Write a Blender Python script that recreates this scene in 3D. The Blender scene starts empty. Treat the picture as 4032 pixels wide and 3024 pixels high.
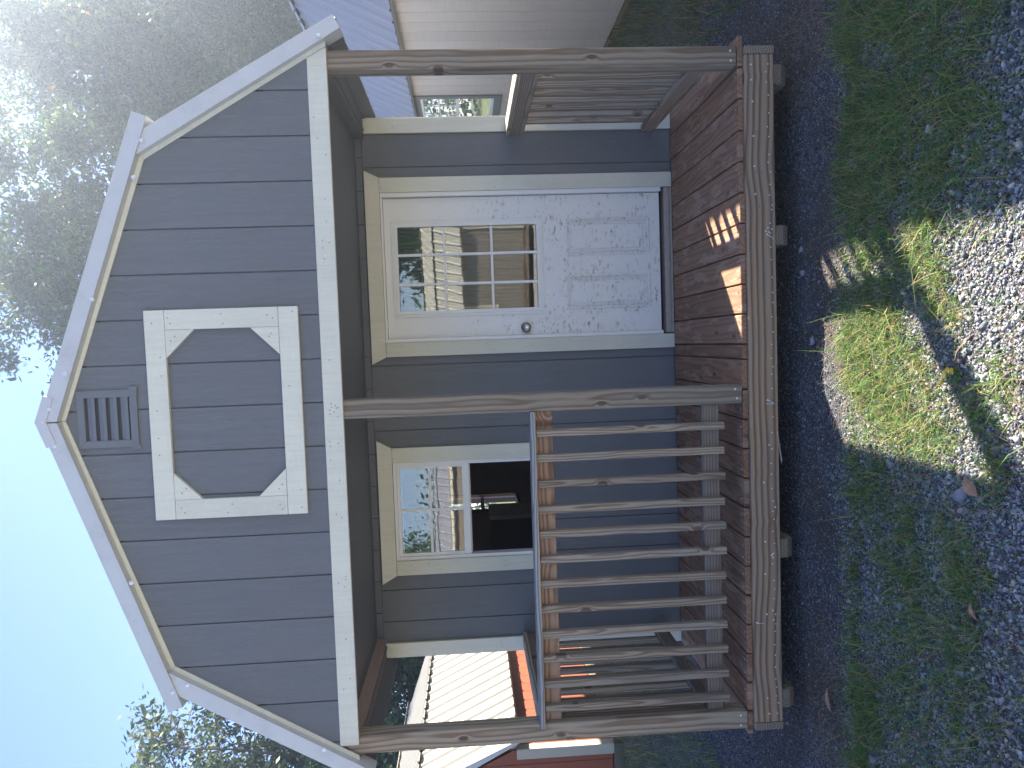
import bpy, bmesh, math, random
import numpy as np
from mathutils import Vector, Matrix

random.seed(7)
rng = np.random.default_rng(11)
scene = bpy.context.scene
R = math.radians

# ------------------------------------------------------------------ camera
YAW, PITCH, ROLL = R(-3.19406), R(-3.33247), R(2.18806)
fw = Vector((math.sin(YAW)*math.cos(PITCH), math.cos(YAW)*math.cos(PITCH), math.sin(PITCH)))
r0 = Vector((math.cos(YAW), -math.sin(YAW), 0))
d0 = fw.cross(r0)
rt = r0*math.cos(ROLL) + d0*math.sin(ROLL)
dn = -r0*math.sin(ROLL) + d0*math.cos(ROLL)
cam_d = bpy.data.cameras.new('camera')
cam = bpy.data.objects.new('camera', cam_d)
scene.collection.objects.link(cam)
M3 = Matrix((dn, rt, -fw)).transposed()      # the photo was taken with the phone on its side
cam.matrix_world = Matrix.Translation((1.6653, -3.4274, 1.5027)) @ M3.to_4x4()
cam_d.sensor_width = 36
cam_d.lens = 25.70
cam_d.clip_start = 0.05
cam_d.clip_end = 600
scene.camera = cam

# ------------------------------------------------------------------ light
SUN_AZ, SUN_EL = 51.1, 40.2                    # degrees from +Y towards +X
world = bpy.data.worlds.new('World')
scene.world = world
world.use_nodes = True
wn = world.node_tree
sky = wn.nodes.new('ShaderNodeTexSky')
sky.sky_type = 'NISHITA'
sky.sun_disc = False
sky.sun_elevation = R(SUN_EL)
sky.sun_rotation = R(SUN_AZ)
sky.air_density = 1.0
sky.dust_density = 0.15
sky.ozone_density = 3.5
bg = wn.nodes['Background']
bg.inputs['Strength'].default_value = 0.068
tint = wn.nodes.new('ShaderNodeMix'); tint.data_type = 'RGBA'; tint.blend_type = 'MULTIPLY'
tint.inputs[0].default_value = 1.0; tint.inputs[7].default_value = (.94, .89, 1.0, 1)      # white balance of the whole sky
wn.links.new(sky.outputs[0], tint.inputs[6]); wn.links.new(tint.outputs[2], bg.inputs['Color'])
sd = bpy.data.lights.new('sun', 'SUN')
sd.energy = 5.0
sd.angle = R(0.53)
sd.color = (1.0, 0.90, 0.76)
sun = bpy.data.objects.new('sun', sd)
scene.collection.objects.link(sun)
se, sa = R(SUN_EL), R(SUN_AZ)
SUNV = Vector((math.sin(sa)*math.cos(se), math.cos(sa)*math.cos(se), math.sin(se)))
sun.rotation_euler = SUNV.to_track_quat('Z', 'Y').to_euler()
sun.location = (8, 8, 12)
vs = scene.view_settings
vs.view_transform = 'Standard'
vs.look = 'None'
vs.exposure = 2.5
vs.gamma = 1.0
vs.use_curve_mapping = False
scene.render.engine = 'CYCLES'
scene.cycles.max_bounces = 8
scene.cycles.diffuse_bounces = 4
scene.cycles.transparent_max_bounces = 16
scene.cycles.use_denoising = True

# ------------------------------------------------------------------ node helpers
class NT:
    def __init__(s, name):
        s.m = bpy.data.materials.new(name); s.m.use_nodes = True
        s.t = s.m.node_tree; s.b = s.t.nodes['Principled BSDF']; s.out = s.t.nodes['Material Output']
        s.b.inputs['Specular IOR Level'].default_value = 0.3
    def n(s, typ, **kw):
        x = s.t.nodes.new(typ)
        for k, v in kw.items(): setattr(x, k, v)
        return x
    def l(s, a, b): s.t.links.new(a, b)
    def put(s, sock, v):
        if isinstance(v, bpy.types.NodeSocket): s.l(v, sock)
        else: sock.default_value = v
    def math(s, op, a, b=0.0, c=None, clamp=False):
        x = s.n('ShaderNodeMath', operation=op, use_clamp=clamp)
        s.put(x.inputs[0], a); s.put(x.inputs[1], b)
        if c is not None: s.put(x.inputs[2], c)
        return x.outputs[0]
    def mix(s, f, a, b, mode='MIX'):
        x = s.n('ShaderNodeMix', data_type='RGBA', blend_type=mode)
        s.put(x.inputs[0], f)
        for i, v in ((6, a), (7, b)):
            if isinstance(v, (tuple, list)) and len(v) == 3: v = (*v, 1)
            s.put(x.inputs[i], v)
        return x.outputs[2]
    def noise(s, vec, scale, detail=3, rough=.55, dist=0.0):
        x = s.n('ShaderNodeTexNoise'); s.l(vec, x.inputs['Vector'])
        x.inputs['Scale'].default_value = scale; x.inputs['Detail'].default_value = detail
        x.inputs['Roughness'].default_value = rough; x.inputs['Distortion'].default_value = dist
        return x.outputs['Fac']
    def ramp(s, f, stops):
        x = s.n('ShaderNodeValToRGB'); s.l(f, x.inputs[0])
        e = x.color_ramp.elements
        while len(e) < len(stops): e.new(0.5)
        for el, (p, c) in zip(e, stops):
            el.position = p; el.color = (*c, 1) if len(c) == 3 else c
        return x.outputs[0]
    def smooth(s, f, lo, hi):
        x = s.n('ShaderNodeMapRange', interpolation_type='SMOOTHSTEP')
        s.put(x.inputs[0], f); x.inputs[1].default_value = lo; x.inputs[2].default_value = hi
        return x.outputs[0]
    def obj(s): return s.n('ShaderNodeTexCoord').outputs['Object']
    def rnd(s): return s.n('ShaderNodeObjectInfo').outputs['Random']
    def bump(s, h, strength, dist=0.005):
        x = s.n('ShaderNodeBump'); x.inputs['Strength'].default_value = strength
        x.inputs['Distance'].default_value = dist
        s.l(h, x.inputs['Height']); s.l(x.outputs[0], s.b.inputs['Normal'])
    def comb(s, a, b, c):
        x = s.n('ShaderNodeCombineXYZ'); s.put(x.inputs[0], a); s.put(x.inputs[1], b); s.put(x.inputs[2], c)
        return x.outputs[0]

def axes(nt, axis):
    """grain coordinate (along) and the two across it, shifted at random for each object"""
    sep = nt.n('ShaderNodeSeparateXYZ'); nt.l(nt.obj(), sep.inputs[0])
    o = {'X': (0, 1, 2), 'Y': (1, 0, 2), 'Z': (2, 0, 1)}[axis]
    L, A, B = (sep.outputs[i] for i in o)
    rn = nt.rnd()
    L = nt.math('ADD', L, nt.math('MULTIPLY', rn, 37.0))
    A = nt.math('ADD', A, nt.math('MULTIPLY', nt.math('SUBTRACT', nt.math('FRACT', nt.math('MULTIPLY', rn, 7.3)), .5), .05))
    return L, A, B, rn

def wood(name, axis, light, dark, grey=(.30, .29, .27), grey_amt=.5, rings=95, pith=.035, stain=None, knots=1.0, contrast=1.0, amp=1.0):
    nt = NT(name)
    L, A, B, rn = axes(nt, axis)
    v1 = nt.comb(nt.math('MULTIPLY', L, 1.6), nt.math('MULTIPLY', rn, 11.0), 0.0)
    n1 = nt.math('SUBTRACT', nt.noise(v1, 1.0, 2), .5)
    v2 = nt.comb(nt.math('MULTIPLY', L, 1.3), 5.3, nt.math('MULTIPLY', rn, 23.0))
    n2 = nt.math('SUBTRACT', nt.noise(v2, 1.0, 2), .5)
    a = nt.math('ADD', A, nt.math('MULTIPLY', n1, .035*amp))
    b = nt.math('ADD', nt.math('ADD', B, pith), nt.math('MULTIPLY', n2, .055*amp))
    r = nt.math('SQRT', nt.math('ADD', nt.math('MULTIPLY', a, a), nt.math('MULTIPLY', b, b)))
    # knots bend the rings round them
    vk = nt.comb(nt.math('MULTIPLY', L, 4.2), nt.math('ADD', nt.math('MULTIPLY', A, 9.0), nt.math('MULTIPLY', rn, 50.0)), 0.0)
    vo = nt.n('ShaderNodeTexVoronoi', voronoi_dimensions='2D'); nt.l(vk, vo.inputs['Vector'])
    vo.inputs['Scale'].default_value = 1.0
    kd = vo.outputs['Distance']
    vsep = nt.n('ShaderNodeSeparateColor'); nt.l(vo.outputs['Color'], vsep.inputs[0])
    gate = nt.math('GREATER_THAN', vsep.outputs[0], .68)
    kb = nt.math('MULTIPLY', gate, nt.math('MULTIPLY', nt.smooth(kd, .30, .0), nt.smooth(kd, .30, .04)))
    r = nt.math('ADD', r, nt.math('MULTIPLY', kb, .018*knots))
    wob = nt.comb(nt.math('MULTIPLY', L, 6.0), nt.math('MULTIPLY', A, 45.0), nt.math('MULTIPLY', B, 45.0))
    r = nt.math('ADD', r, nt.math('MULTIPLY', nt.math('SUBTRACT', nt.noise(wob, 1.0, 2), .5), .004))
    ph = nt.math('FRACT', nt.math('MULTIPLY', r, float(rings)))
    late = nt.ramp(ph, [(0.0, (0, 0, 0)), (0.35, (.12, .12, .12)), (0.72, (1, 1, 1)), (.82, (.9, .9, .9)), (1.0, (0, 0, 0))])
    fib = nt.noise(nt.comb(nt.math('MULTIPLY', L, 9.0), nt.math('MULTIPLY', A, 420.0), nt.math('MULTIPLY', B, 420.0)), 1.0, 3, .65)
    col = nt.mix(nt.math('MULTIPLY', late, .95*contrast), light, dark)
    big = nt.noise(nt.comb(nt.math('MULTIPLY', L, 2.2), nt.math('MULTIPLY', A, 12.0), nt.math('MULTIPLY', B, 12.0)), 1.0, 4)
    g = nt.smooth(nt.math('ADD', big, nt.math('MULTIPLY', nt.math('SUBTRACT', nt.math('FRACT', nt.math('MULTIPLY', rn, 3.7)), .5), .25)), .35, .68)
    gcol = nt.mix(nt.math('MULTIPLY', late, .75*contrast), grey, tuple(c*.36 for c in grey))
    col = nt.mix(nt.math('MULTIPLY', g, grey_amt), col, gcol)
    kn = nt.math('MULTIPLY', gate, nt.smooth(kd, .13, .07))
    col = nt.mix(nt.math('MULTIPLY', kn, .75*min(knots, 1)), col, tuple(c*.55 for c in dark))
    if stain:
        sn = nt.noise(nt.comb(nt.math('MULTIPLY', L, 5.0), nt.math('MULTIPLY', A, 16.0), nt.math('MULTIPLY', rn, 40.0)), 1.0, 4, .6)
        col = nt.mix(nt.math('MULTIPLY', nt.smooth(sn, .52, .60), .55), col, stain)
    val = nt.math('ADD', .62, nt.math('MULTIPLY', fib, .76))
    val = nt.math('MULTIPLY', val, nt.math('ADD', .85, nt.math('MULTIPLY', nt.math('FRACT', nt.math('MULTIPLY', rn, 13.1)), .3)))
    hs = nt.n('ShaderNodeHueSaturation'); nt.l(col, hs.inputs['Color']); nt.l(val, hs.inputs['Value'])
    nt.l(hs.outputs[0], nt.b.inputs['Base Color'])
    nt.b.inputs['Roughness'].default_value = .78
    nt.bump(nt.math('ADD', nt.math('MULTIPLY', late, .6), nt.math('MULTIPLY', fib, .8)), .35, .002)
    return nt.m

def painted(name, axis, color, emboss=.5, dirt=.12, rough=.55, dirt_col=(.10, .08, .06)):
    """painted strand board: embossed wood grain along one axis, a little grime"""
    nt = NT(name)
    L, A, B, rn = axes(nt, axis)
    v = nt.comb(nt.math('MULTIPLY', L, 14.0), nt.math('MULTIPLY', A, 150.0), nt.math('MULTIPLY', B, 150.0))
    g = nt.noise(v, 1.0, 4, .6, 1.2)
    v2 = nt.comb(nt.math('MULTIPLY', L, 3.0), nt.math('MULTIPLY', A, 26.0), nt.math('MULTIPLY', rn, 17.0))
    w = nt.noise(v2, 1.0, 3, .6, 2.5)
    fig = nt.math('ABSOLUTE', nt.math('SINE', nt.math('MULTIPLY', w, 42.0)))
    h = nt.math('ADD', nt.math('MULTIPLY', g, .9), nt.math('MULTIPLY', fig, .35))
    ob = nt.obj()
    d1 = nt.noise(ob, 2.3, 5, .62)
    d2 = nt.noise(ob, 60.0, 3, .7)
    f = nt.math('MULTIPLY', nt.math('ADD', nt.smooth(d1, .42, .75), nt.smooth(d2, .62, .8)), dirt)
    col = nt.mix(f, color, dirt_col)
    val = nt.math('ADD', .90, nt.math('MULTIPLY', h, .15))
    val = nt.math('MULTIPLY', val, nt.math('ADD', .965, nt.math('MULTIPLY', rn, .07)))
    hs = nt.n('ShaderNodeHueSaturation'); nt.l(col, hs.inputs['Color']); nt.l(val, hs.inputs['Value'])
    nt.l(hs.outputs[0], nt.b.inputs['Base Color'])
    nt.b.inputs['Roughness'].default_value = rough
    nt.bump(h, emboss, .0035)
    return nt.m

def plain(name, color, rough=.6, metal=0.0, var=.1, scale=8, bump=0.0, spec=.4):
    nt = NT(name)
    ob = nt.obj()
    n = nt.noise(ob, scale, 5, .6)
    val = nt.math('ADD', 1.0-var, nt.math('MULTIPLY', n, 2*var))
    hs = nt.n('ShaderNodeHueSaturation'); hs.inputs['Color'].default_value = (*color, 1)
    nt.l(val, hs.inputs['Value']); nt.l(hs.outputs[0], nt.b.inputs['Base Color'])
    nt.b.inputs['Roughness'].default_value = rough
    nt.b.inputs['Metallic'].default_value = metal
    nt.b.inputs['Specular IOR Level'].default_value = spec
    if bump: nt.bump(nt.noise(ob, scale*3, 3), bump, .004)
    return nt.m

ALMOND = (.64, .635, .53)
SLATE = (.142, .152, .162)
M = {}
M['trim_x'] = painted('trim_paint_across', 'X', ALMOND, .55, .10)
M['trim_z'] = painted('trim_paint_up', 'Z', ALMOND, .55, .10)
M['siding'] = painted('slate_siding_paint', 'Z', SLATE, .6, .10, .6, (.16, .14, .12))
M['ceiling'] = painted('ceiling_paint', 'X', SLATE, .5, .08, .6, (.16, .13, .11))
M['grey_siding'] = painted('warm_grey_siding_paint', 'Z', (.58, .535, .47), .5, .08)
M['red_siding'] = painted('red_siding_paint', 'Z', (.30, .088, .048), .5, .08)
M['tan_siding'] = painted('tan_siding_paint', 'Z', (.23, .195, .16), .5, .08)
M['grey_trim'] = painted('dark_grey_trim_paint', 'Z', (.20, .20, .20), .4, .1)
M['beige_trim'] = painted('beige_trim_paint', 'Z', (.50, .46, .36), .4, .1)
M['vent_paint'] = plain('vent_paint', SLATE, .5, 0, .05, 20)
M['post_z'] = wood('weathered_post', 'Z', (.29, .24, .17), (.125, .07, .042), (.25, .235, .20), .5, 42, .028, knots=1.0, amp=1.5, contrast=.78)
M['pick_z'] = wood('weathered_picket', 'Z', (.30, .25, .185), (.12, .07, .042), (.215, .20, .175), .55, 80, .03, amp=1.5, contrast=.85)
M['cap_x'] = wood('weathered_cap', 'X', (.33, .31, .28), (.10, .085, .075), (.27, .27, .265), .8, 110, .04)
M['cap_y'] = wood('weathered_cap_side', 'Y', (.48, .40, .29), (.17, .12, .08), (.33, .32, .29), .4, 110, .04)
M['rail_x'] = wood('rail_wood', 'X', (.36, .235, .155), (.18, .09, .055), (.29, .245, .20), .5, 70, .025, amp=1.5)
M['rail_low'] = wood('grey_rail_wood', 'X', (.27, .225, .18), (.13, .085, .06), (.25, .24, .23), .75, 70, .03, knots=1.0, amp=1.5, contrast=.8)
M['rail_y'] = wood('rail_wood_side', 'Y', (.30, .22, .16), (.13, .075, .045), (.28, .26, .235), .6, 110, .03)
M['rim_x'] = wood('rim_wood', 'X', (.36, .245, .155), (.145, .082, .048), (.28, .245, .19), .3, 34, .034, knots=1.1, amp=1.5)
M['deck_y'] = wood('deck_wood', 'Y', (.265, .14, .08), (.12, .062, .037), (.18, .135, .105), .25, 48, .03, stain=(.36, .235, .17), knots=.8, contrast=.6, amp=1.6)
M['skid_y'] = wood('skid_wood', 'Y', (.26, .21, .15), (.13, .085, .05), (.2, .19, .17), .4, 80, .03)
M['osb'] = plain('raw_osb', (.34, .26, .23), .8, 0, .6, 90, .3)
M['zinc'] = plain('zinc', (.75, .75, .75), .35, .6, .1, 60)
M['rust_nail'] = plain('painted_nail', (.34, .33, .29), .6, 0, .2, 60)
M['vinyl'] = plain('white_vinyl', (.74, .75, .73), .35, 0, .05, 12)
M['dark'] = plain('dark_interior', (.50, .49, .52), .8, 0, .2, 5)
M['shade_black'] = plain('painted_vent_shade', (.035, .037, .042), .8, 0, .2, 20)  # flat black that paints the shade inside the vent
M['interior_wood'] = plain('interior_pine', (.20, .13, .08), .8, 0, .3, 9)
M['steel_knob'] = plain('brushed_steel', (.30, .29, .28), .36, 1.0, .1, 30)
M['alu'] = plain('aluminium_sill', (.42, .37, .33), .5, .5, .25, 30)
M['white_roof'] = plain('white_roof_metal', (.36, .35, .30), .42, 0, .05, 3, 0, .4)
M['grey_roof'] = plain('galvanised_roof_metal', (.34, .35, .38), .42, .3, .08, 3, 0, .5)
M['cabinet'] = plain('blue_grey_cabinet', (.10, .12, .15), .5, 0, .1, 6)
M['blind'] = plain('pleated_blind', (.34, .39, .33), .8, 0, .12, 14)
M['stem'] = plain('weed_stem', (.10, .19, .04), .7, 0, .2, 50)
M['petal'] = plain('yellow_petal', (.85, .60, .03), .6, 0, .1, 50)
M['leaf_dead'] = plain('dead_leaf', (.30, .16, .10), .7, 0, .3, 40)
M['ink'] = plain('lumber_stamp_ink', (.13, .12, .12), .8, 0, .3, 90)
M['splinter'] = plain('splintered_wood', (.36, .26, .17), .8, 0, .3, 60)

def metal_trim():
    nt = NT('fascia_metal'); ob = nt.obj()
    n = nt.noise(ob, 3.5, 4, .6, .6); f = nt.noise(ob, 90.0, 3, .7)
    blot = nt.smooth(nt.noise(ob, 14.0, 4, .65), .48, .72)
    col = nt.mix(nt.math('MULTIPLY', blot, .35), (.52, .525, .51), (.38, .385, .39))
    val = nt.math('ADD', .86, nt.math('ADD', nt.math('MULTIPLY', n, .2), nt.math('MULTIPLY', f, .08)))
    hs = nt.n('ShaderNodeHueSaturation'); nt.l(col, hs.inputs['Color']); nt.l(val, hs.inputs['Value'])
    nt.l(hs.outputs[0], nt.b.inputs['Base Color'])
    nt.b.inputs['Roughness'].default_value = .42; nt.b.inputs['Metallic'].default_value = .15
    nt.bump(nt.noise(ob, 5.0, 2), .25, .01)
    return nt.m
M['fascia'] = metal_trim()

def door_mat():
    nt = NT('door_paint')
    L, A, B, rn = axes(nt, 'Z')
    w = nt.noise(nt.comb(nt.math('MULTIPLY', L, 2.2), nt.math('MULTIPLY', A, 12.0), 3.0), 1.0, 3, .5, 1.0)
    fig = nt.ramp(nt.math('FRACT', nt.math('MULTIPLY', w, 26.0)), [(0, (0, 0, 0)), (.6, (.25, .25, .25)), (.85, (1, 1, 1)), (1, (0, 0, 0))])
    ob = nt.obj()
    sp = nt.n('ShaderNodeSeparateXYZ'); nt.l(ob, sp.inputs[0])
    low = nt.smooth(sp.outputs[2], .95, -.1)          # grime splashed up from the deck
    s1 = nt.noise(nt.comb(nt.math('MULTIPLY', sp.outputs[0], 22.0), 1.0, nt.math('MULTIPLY', sp.outputs[2], 50.0)), 1.0, 5, .7)
    s2 = nt.noise(ob, 7.0, 4, .65)
    grime = nt.math('MULTIPLY', nt.math('MULTIPLY', nt.smooth(s1, .50, .66), nt.smooth(s2, .42, .60)), low)
    col = nt.mix(nt.math('MULTIPLY', fig, .11), (.76, .765, .73), (.42, .42, .40))
    col = nt.mix(nt.math('MULTIPLY', grime, .95), col, (.20, .155, .11))
    rust = nt.math('MULTIPLY', nt.smooth(nt.noise(ob, 26.0, 3, .6, 1.5), .68, .74), low)
    col = nt.mix(nt.math('MULTIPLY', rust, .8), col, (.34, .13, .06))
    nt.l(col, nt.b.inputs['Base Color'])
    nt.b.inputs['Roughness'].default_value = .42
    nt.bump(fig, .25, .001)
    return nt.m
M['door'] = door_mat()

def glass():
    nt = NT('window_glass')
    nt.t.nodes.remove(nt.b)
    tr = nt.n('ShaderNodeBsdfTransparent'); tr.inputs[0].default_value = (.72, .76, .74, 1)
    gl = nt.n('ShaderNodeBsdfGlossy'); gl.inputs['Roughness'].default_value = .008
    gl.inputs['Color'].default_value = (1, 1, 1, 1)
    bp = nt.n('ShaderNodeBump'); bp.inputs['Strength'].default_value = .03; bp.inputs['Distance'].default_value = .01
    nt.l(nt.noise(nt.obj(), 5.0, 1), bp.inputs['Height']); nt.l(bp.outputs[0], gl.inputs['Normal'])
    fr = nt.n('ShaderNodeFresnel'); fr.inputs[0].default_value = 1.52
    f = nt.math('MULTIPLY', fr.outputs[0], 3.4, clamp=True)      # two panes, four surfaces
    mx = nt.n('ShaderNodeMixShader'); nt.l(f, mx.inputs[0]); nt.l(tr.outputs[0], mx.inputs[1]); nt.l(gl.outputs[0], mx.inputs[2])
    nt.l(mx.outputs[0], nt.out.inputs['Surface'])
    return nt.m
M['glass'] = glass()

def island_mat(name, stops, rough=.8, trans=0.0, spec=.2, extra=None):
    nt = NT(name)
    g = nt.n('ShaderNodeNewGeometry')
    col = nt.ramp(g.outputs['Random Per Island'], stops)
    if extra:
        n = nt.noise(nt.obj(), extra, 3, .6)
        hs = nt.n('ShaderNodeHueSaturation'); nt.l(col, hs.inputs['Color'])
        nt.l(nt.math('ADD', .7, nt.math('MULTIPLY', n, .6)), hs.inputs['Value']); col = hs.outputs[0]
    nt.l(col, nt.b.inputs['Base Color'])
    nt.b.inputs['Roughness'].default_value = rough
    nt.b.inputs['Specular IOR Level'].default_value = spec
    if trans:
        t = nt.n('ShaderNodeBsdfTranslucent'); nt.l(col, t.inputs[0])
        mx = nt.n('ShaderNodeMixShader'); mx.inputs[0].default_value = trans
        nt.l(nt.b.outputs[0], mx.inputs[1]); nt.l(t.outputs[0], mx.inputs[2]); nt.l(mx.outputs[0], nt.out.inputs['Surface'])
    return nt.m
M['stone'] = island_mat('crushed_stone', [(0, (.08, .085, .095)), (.3, (.145, .153, .17)), (.6, (.22, .23, .25)), (.84, (.30, .31, .325)), (.92, (.42, .41, .38)), (1, (.40, .30, .22))], .75, extra=160)
M['stone_shaded'] = island_mat('shade_darkened_fine_stone', [(0, (.03, .033, .04)), (.5, (.065, .07, .082)), (.85, (.12, .127, .14)), (1, (.30, .30, .30))], .7, extra=160)  # darker copy of the stone, shade along the rim put into its colour
M['grass'] = island_mat('grass_blades', [(0, (.055, .14, .04)), (.4, (.10, .215, .05)), (.66, (.20, .31, .06)), (.76, (.35, .34, .10)), (.86, (.42, .32, .17)), (1, (.28, .17, .10))], .55, .42, .3)
M['straw'] = island_mat('dry_straw', [(0, (.15, .10, .065)), (.5, (.24, .17, .11)), (1, (.34, .26, .18))], .8, .1)
M['leaf_a'] = island_mat('oak_leaves', [(0, (.026, .062, .020)), (.5, (.050, .105, .030)), (.9, (.085, .14, .038)), (.985, (.16, .17, .04)), (1, (.24, .13, .04))], .5, .38, .35)
M['leaf_b'] = island_mat('pale_leaves', [(0, (.045, .08, .035)), (.5, (.08, .12, .05)), (.85, (.12, .15, .07)), (1, (.20, .18, .08))], .5, .35, .35)
M['leaf_c'] = island_mat('hedge_leaves', [(0, (.018, .055, .028)), (.6, (.035, .085, .04)), (.95, (.06, .11, .05)), (1, (.15, .16, .06))], .55, .25, .3)
M['bark'] = plain('bark', (.13, .105, .085), .9, 0, .3, 12, .5)

# ------------------------------------------------------------------ mesh helpers
COL = scene.collection
def link(o, parent=None):
    COL.objects.link(o)
    if parent is not None: o.parent = parent
    return o

def thing(name, label, cat, loc=(0, 0, 0), rz=0, group=None):
    o = bpy.data.objects.new(name, None); o.empty_display_size = .2
    o.location = loc; o.rotation_euler = (0, 0, rz)
    o['label'] = label; o['category'] = cat
    if group: o['group'] = group
    return link(o)

def tag(o, label=None, cat=None, group=None, kind=None):
    for k, v in (('label', label), ('category', cat), ('group', group), ('kind', kind)):
        if v: o[k] = v
    return o

class MB:
    """collects shapes in the thing's own coordinates, links them as one mesh object placed at its own origin"""
    def __init__(s): s.v = []; s.f = []
    def add(s, vs, fs):
        o = len(s.v); s.v += [tuple(v) for v in vs]; s.f += [tuple(i+o for i in f) for f in fs]; return s
    def box(s, x0, x1, y0, y1, z0, z1):
        return s.add([(x, y, z) for z in (z0, z1) for y in (y0, y1) for x in (x0, x1)],
                     [(0, 2, 3, 1), (4, 5, 7, 6), (0, 1, 5, 4), (2, 6, 7, 3), (0, 4, 6, 2), (1, 3, 7, 5)])
    def prism(s, poly, y0, y1):
        """polygon in XZ (any winding) pushed from y0 to y1"""
        a = sum(poly[i][0]*poly[(i+1) % len(poly)][1]-poly[(i+1) % len(poly)][0]*poly[i][1] for i in range(len(poly)))
        if a < 0: poly = poly[::-1]
        n = len(poly)
        vs = [(x, y0, z) for x, z in poly] + [(x, y1, z) for x, z in poly]
        fs = [tuple(range(n)), tuple(range(2*n-1, n-1, -1))]
        fs += [((i+1) % n, i, i+n, (i+1) % n+n) for i in range(n)]
        return s.add(vs, fs)
    def prism_x(s, poly, x0, x1):
        """polygon in YZ pushed along X"""
        a = sum(poly[i][0]*poly[(i+1) % len(poly)][1]-poly[(i+1) % len(poly)][0]*poly[i][1] for i in range(len(poly)))
        if a < 0: poly = poly[::-1]
        n = len(poly)
        vs = [(x0, y, z) for y, z in poly] + [(x1, y, z) for y, z in poly]
        fs = [tuple(range(n-1, -1, -1)), tuple(range(n, 2*n))]
        fs += [(i, (i+1) % n, (i+1) % n+n, i+n) for i in range(n)]
        return s.add(vs, fs)
    def tube(s, p, q, r0, r1=None, n=8, cap=True):
        p, q = Vector(p), Vector(q); r1 = r0 if r1 is None else r1
        d = (q-p).normalized(); u = d.orthogonal().normalized(); w = d.cross(u)
        vs = []
        for c, r in ((p, r0), (q, r1)):
            for i in range(n):
                a = 2*math.pi*i/n; vs.append(c+u*(r*math.cos(a))+w*(r*math.sin(a)))
        fs = [(i, (i+1) % n, (i+1) % n+n, i+n) for i in range(n)]
        if cap: fs += [tuple(range(n-1, -1, -1)), tuple(range(n, 2*n))]
        return s.add(vs, fs)
    def lathe_y(s, cx, y, cz, prof, n=14):
        """profile of (radius, y offset) spun round an axis along -Y"""
        vs = []
        for r, dy in prof:
            for i in range(n):
                a = 2*math.pi*i/n; vs.append((cx+r*math.cos(a), y-dy, cz+r*math.sin(a)))
        fs = []
        for k in range(len(prof)-1):
            for i in range(n):
                j = (i+1) % n; fs.append((k*n+i, k*n+j, (k+1)*n+j, (k+1)*n+i))
        fs.append(tuple(range((len(prof)-1)*n, len(prof)*n)))
        return s.add(vs, fs)
    def build(s, name, mat, parent=None, base=(0, 0, 0), origin=None, bevel=0.0, smooth=False):
        base = Vector(base)
        o3 = base if origin is None else Vector(origin)
        me = bpy.data.meshes.new(name)
        me.from_pydata([tuple(Vector(v)-o3) for v in s.v], [], s.f)
        me.update()
        if bevel:
            bm = bmesh.new(); bm.from_mesh(me)
            bmesh.ops.recalc_face_normals(bm, faces=bm.faces)
            bmesh.ops.bevel(bm, geom=[e for e in bm.edges], offset=bevel, segments=1, affect='EDGES')
            bm.to_mesh(me); bm.free()
        if smooth:
            for p in me.polygons: p.use_smooth = True
        me.materials.append(mat)
        o = bpy.data.objects.new(name, me); o.location = o3-base
        return link(o, parent)

def np_mesh(name, V, F, mat, smooth=False):
    """V (n,3), F (m,k): fast mesh of uniform polygons"""
    me = bpy.data.meshes.new(name)
    V = np.ascontiguousarray(V, dtype=np.float32); F = np.ascontiguousarray(F, dtype=np.int32)
    m, k = F.shape
    me.vertices.add(len(V)); me.vertices.foreach_set('co', V.ravel())
    me.loops.add(m*k); me.loops.foreach_set('vertex_index', F.ravel())
    me.polygons.add(m)
    me.polygons.foreach_set('loop_start', np.arange(0, m*k, k, dtype=np.int32))
    me.polygons.foreach_set('loop_total', np.full(m, k, dtype=np.int32))
    me.update(calc_edges=True); me.validate()
    if smooth: me.polygons.foreach_set('use_smooth', np.ones(m, dtype=bool))
    me.materials.append(mat)
    return bpy.data.objects.new(name, me)

# ------------------------------------------------------------------ ground
def vnoise(x, y, seed=0):
    g = np.random.default_rng(seed).random((64, 64))
    xi = np.floor(x).astype(int); yi = np.floor(y).astype(int)
    fx = x-xi; fy = y-yi; fx = fx*fx*(3-2*fx); fy = fy*fy*(3-2*fy)
    a = g[xi % 64, yi % 64]; b = g[(xi+1) % 64, yi % 64]; c = g[xi % 64, (yi+1) % 64]; d = g[(xi+1) % 64, (yi+1) % 64]
    return (a*(1-fx)+b*fx)*(1-fy)+(c*(1-fx)+d*fx)*fy-.5
def sst(v, a, b):
    t = np.clip((v-a)/(b-a), 0, 1); return t*t*(3-2*t)
def gz(x, y):
    x = np.asarray(x, float); y = np.asarray(y, float)
    z = -.107 + .022*vnoise(x*1.3, y*1.3, 1) + .014*vnoise(x*4, y*4, 2) + .006*vnoise(x*11, y*11, 3)
    out = sst(x, 3.2, 4.2) + sst(-x, .4, 1.4)
    z = z + .07*out*sst(y, -1.0, 2.5)
    z = z + .13*sst(-x, .8, 2.2)*sst(y, .5, 3.5)
    z = z + .10*vnoise(x*.09, y*.09, 4)*sst(np.hypot(x-1.4, y), 6, 14)
    return z

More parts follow.
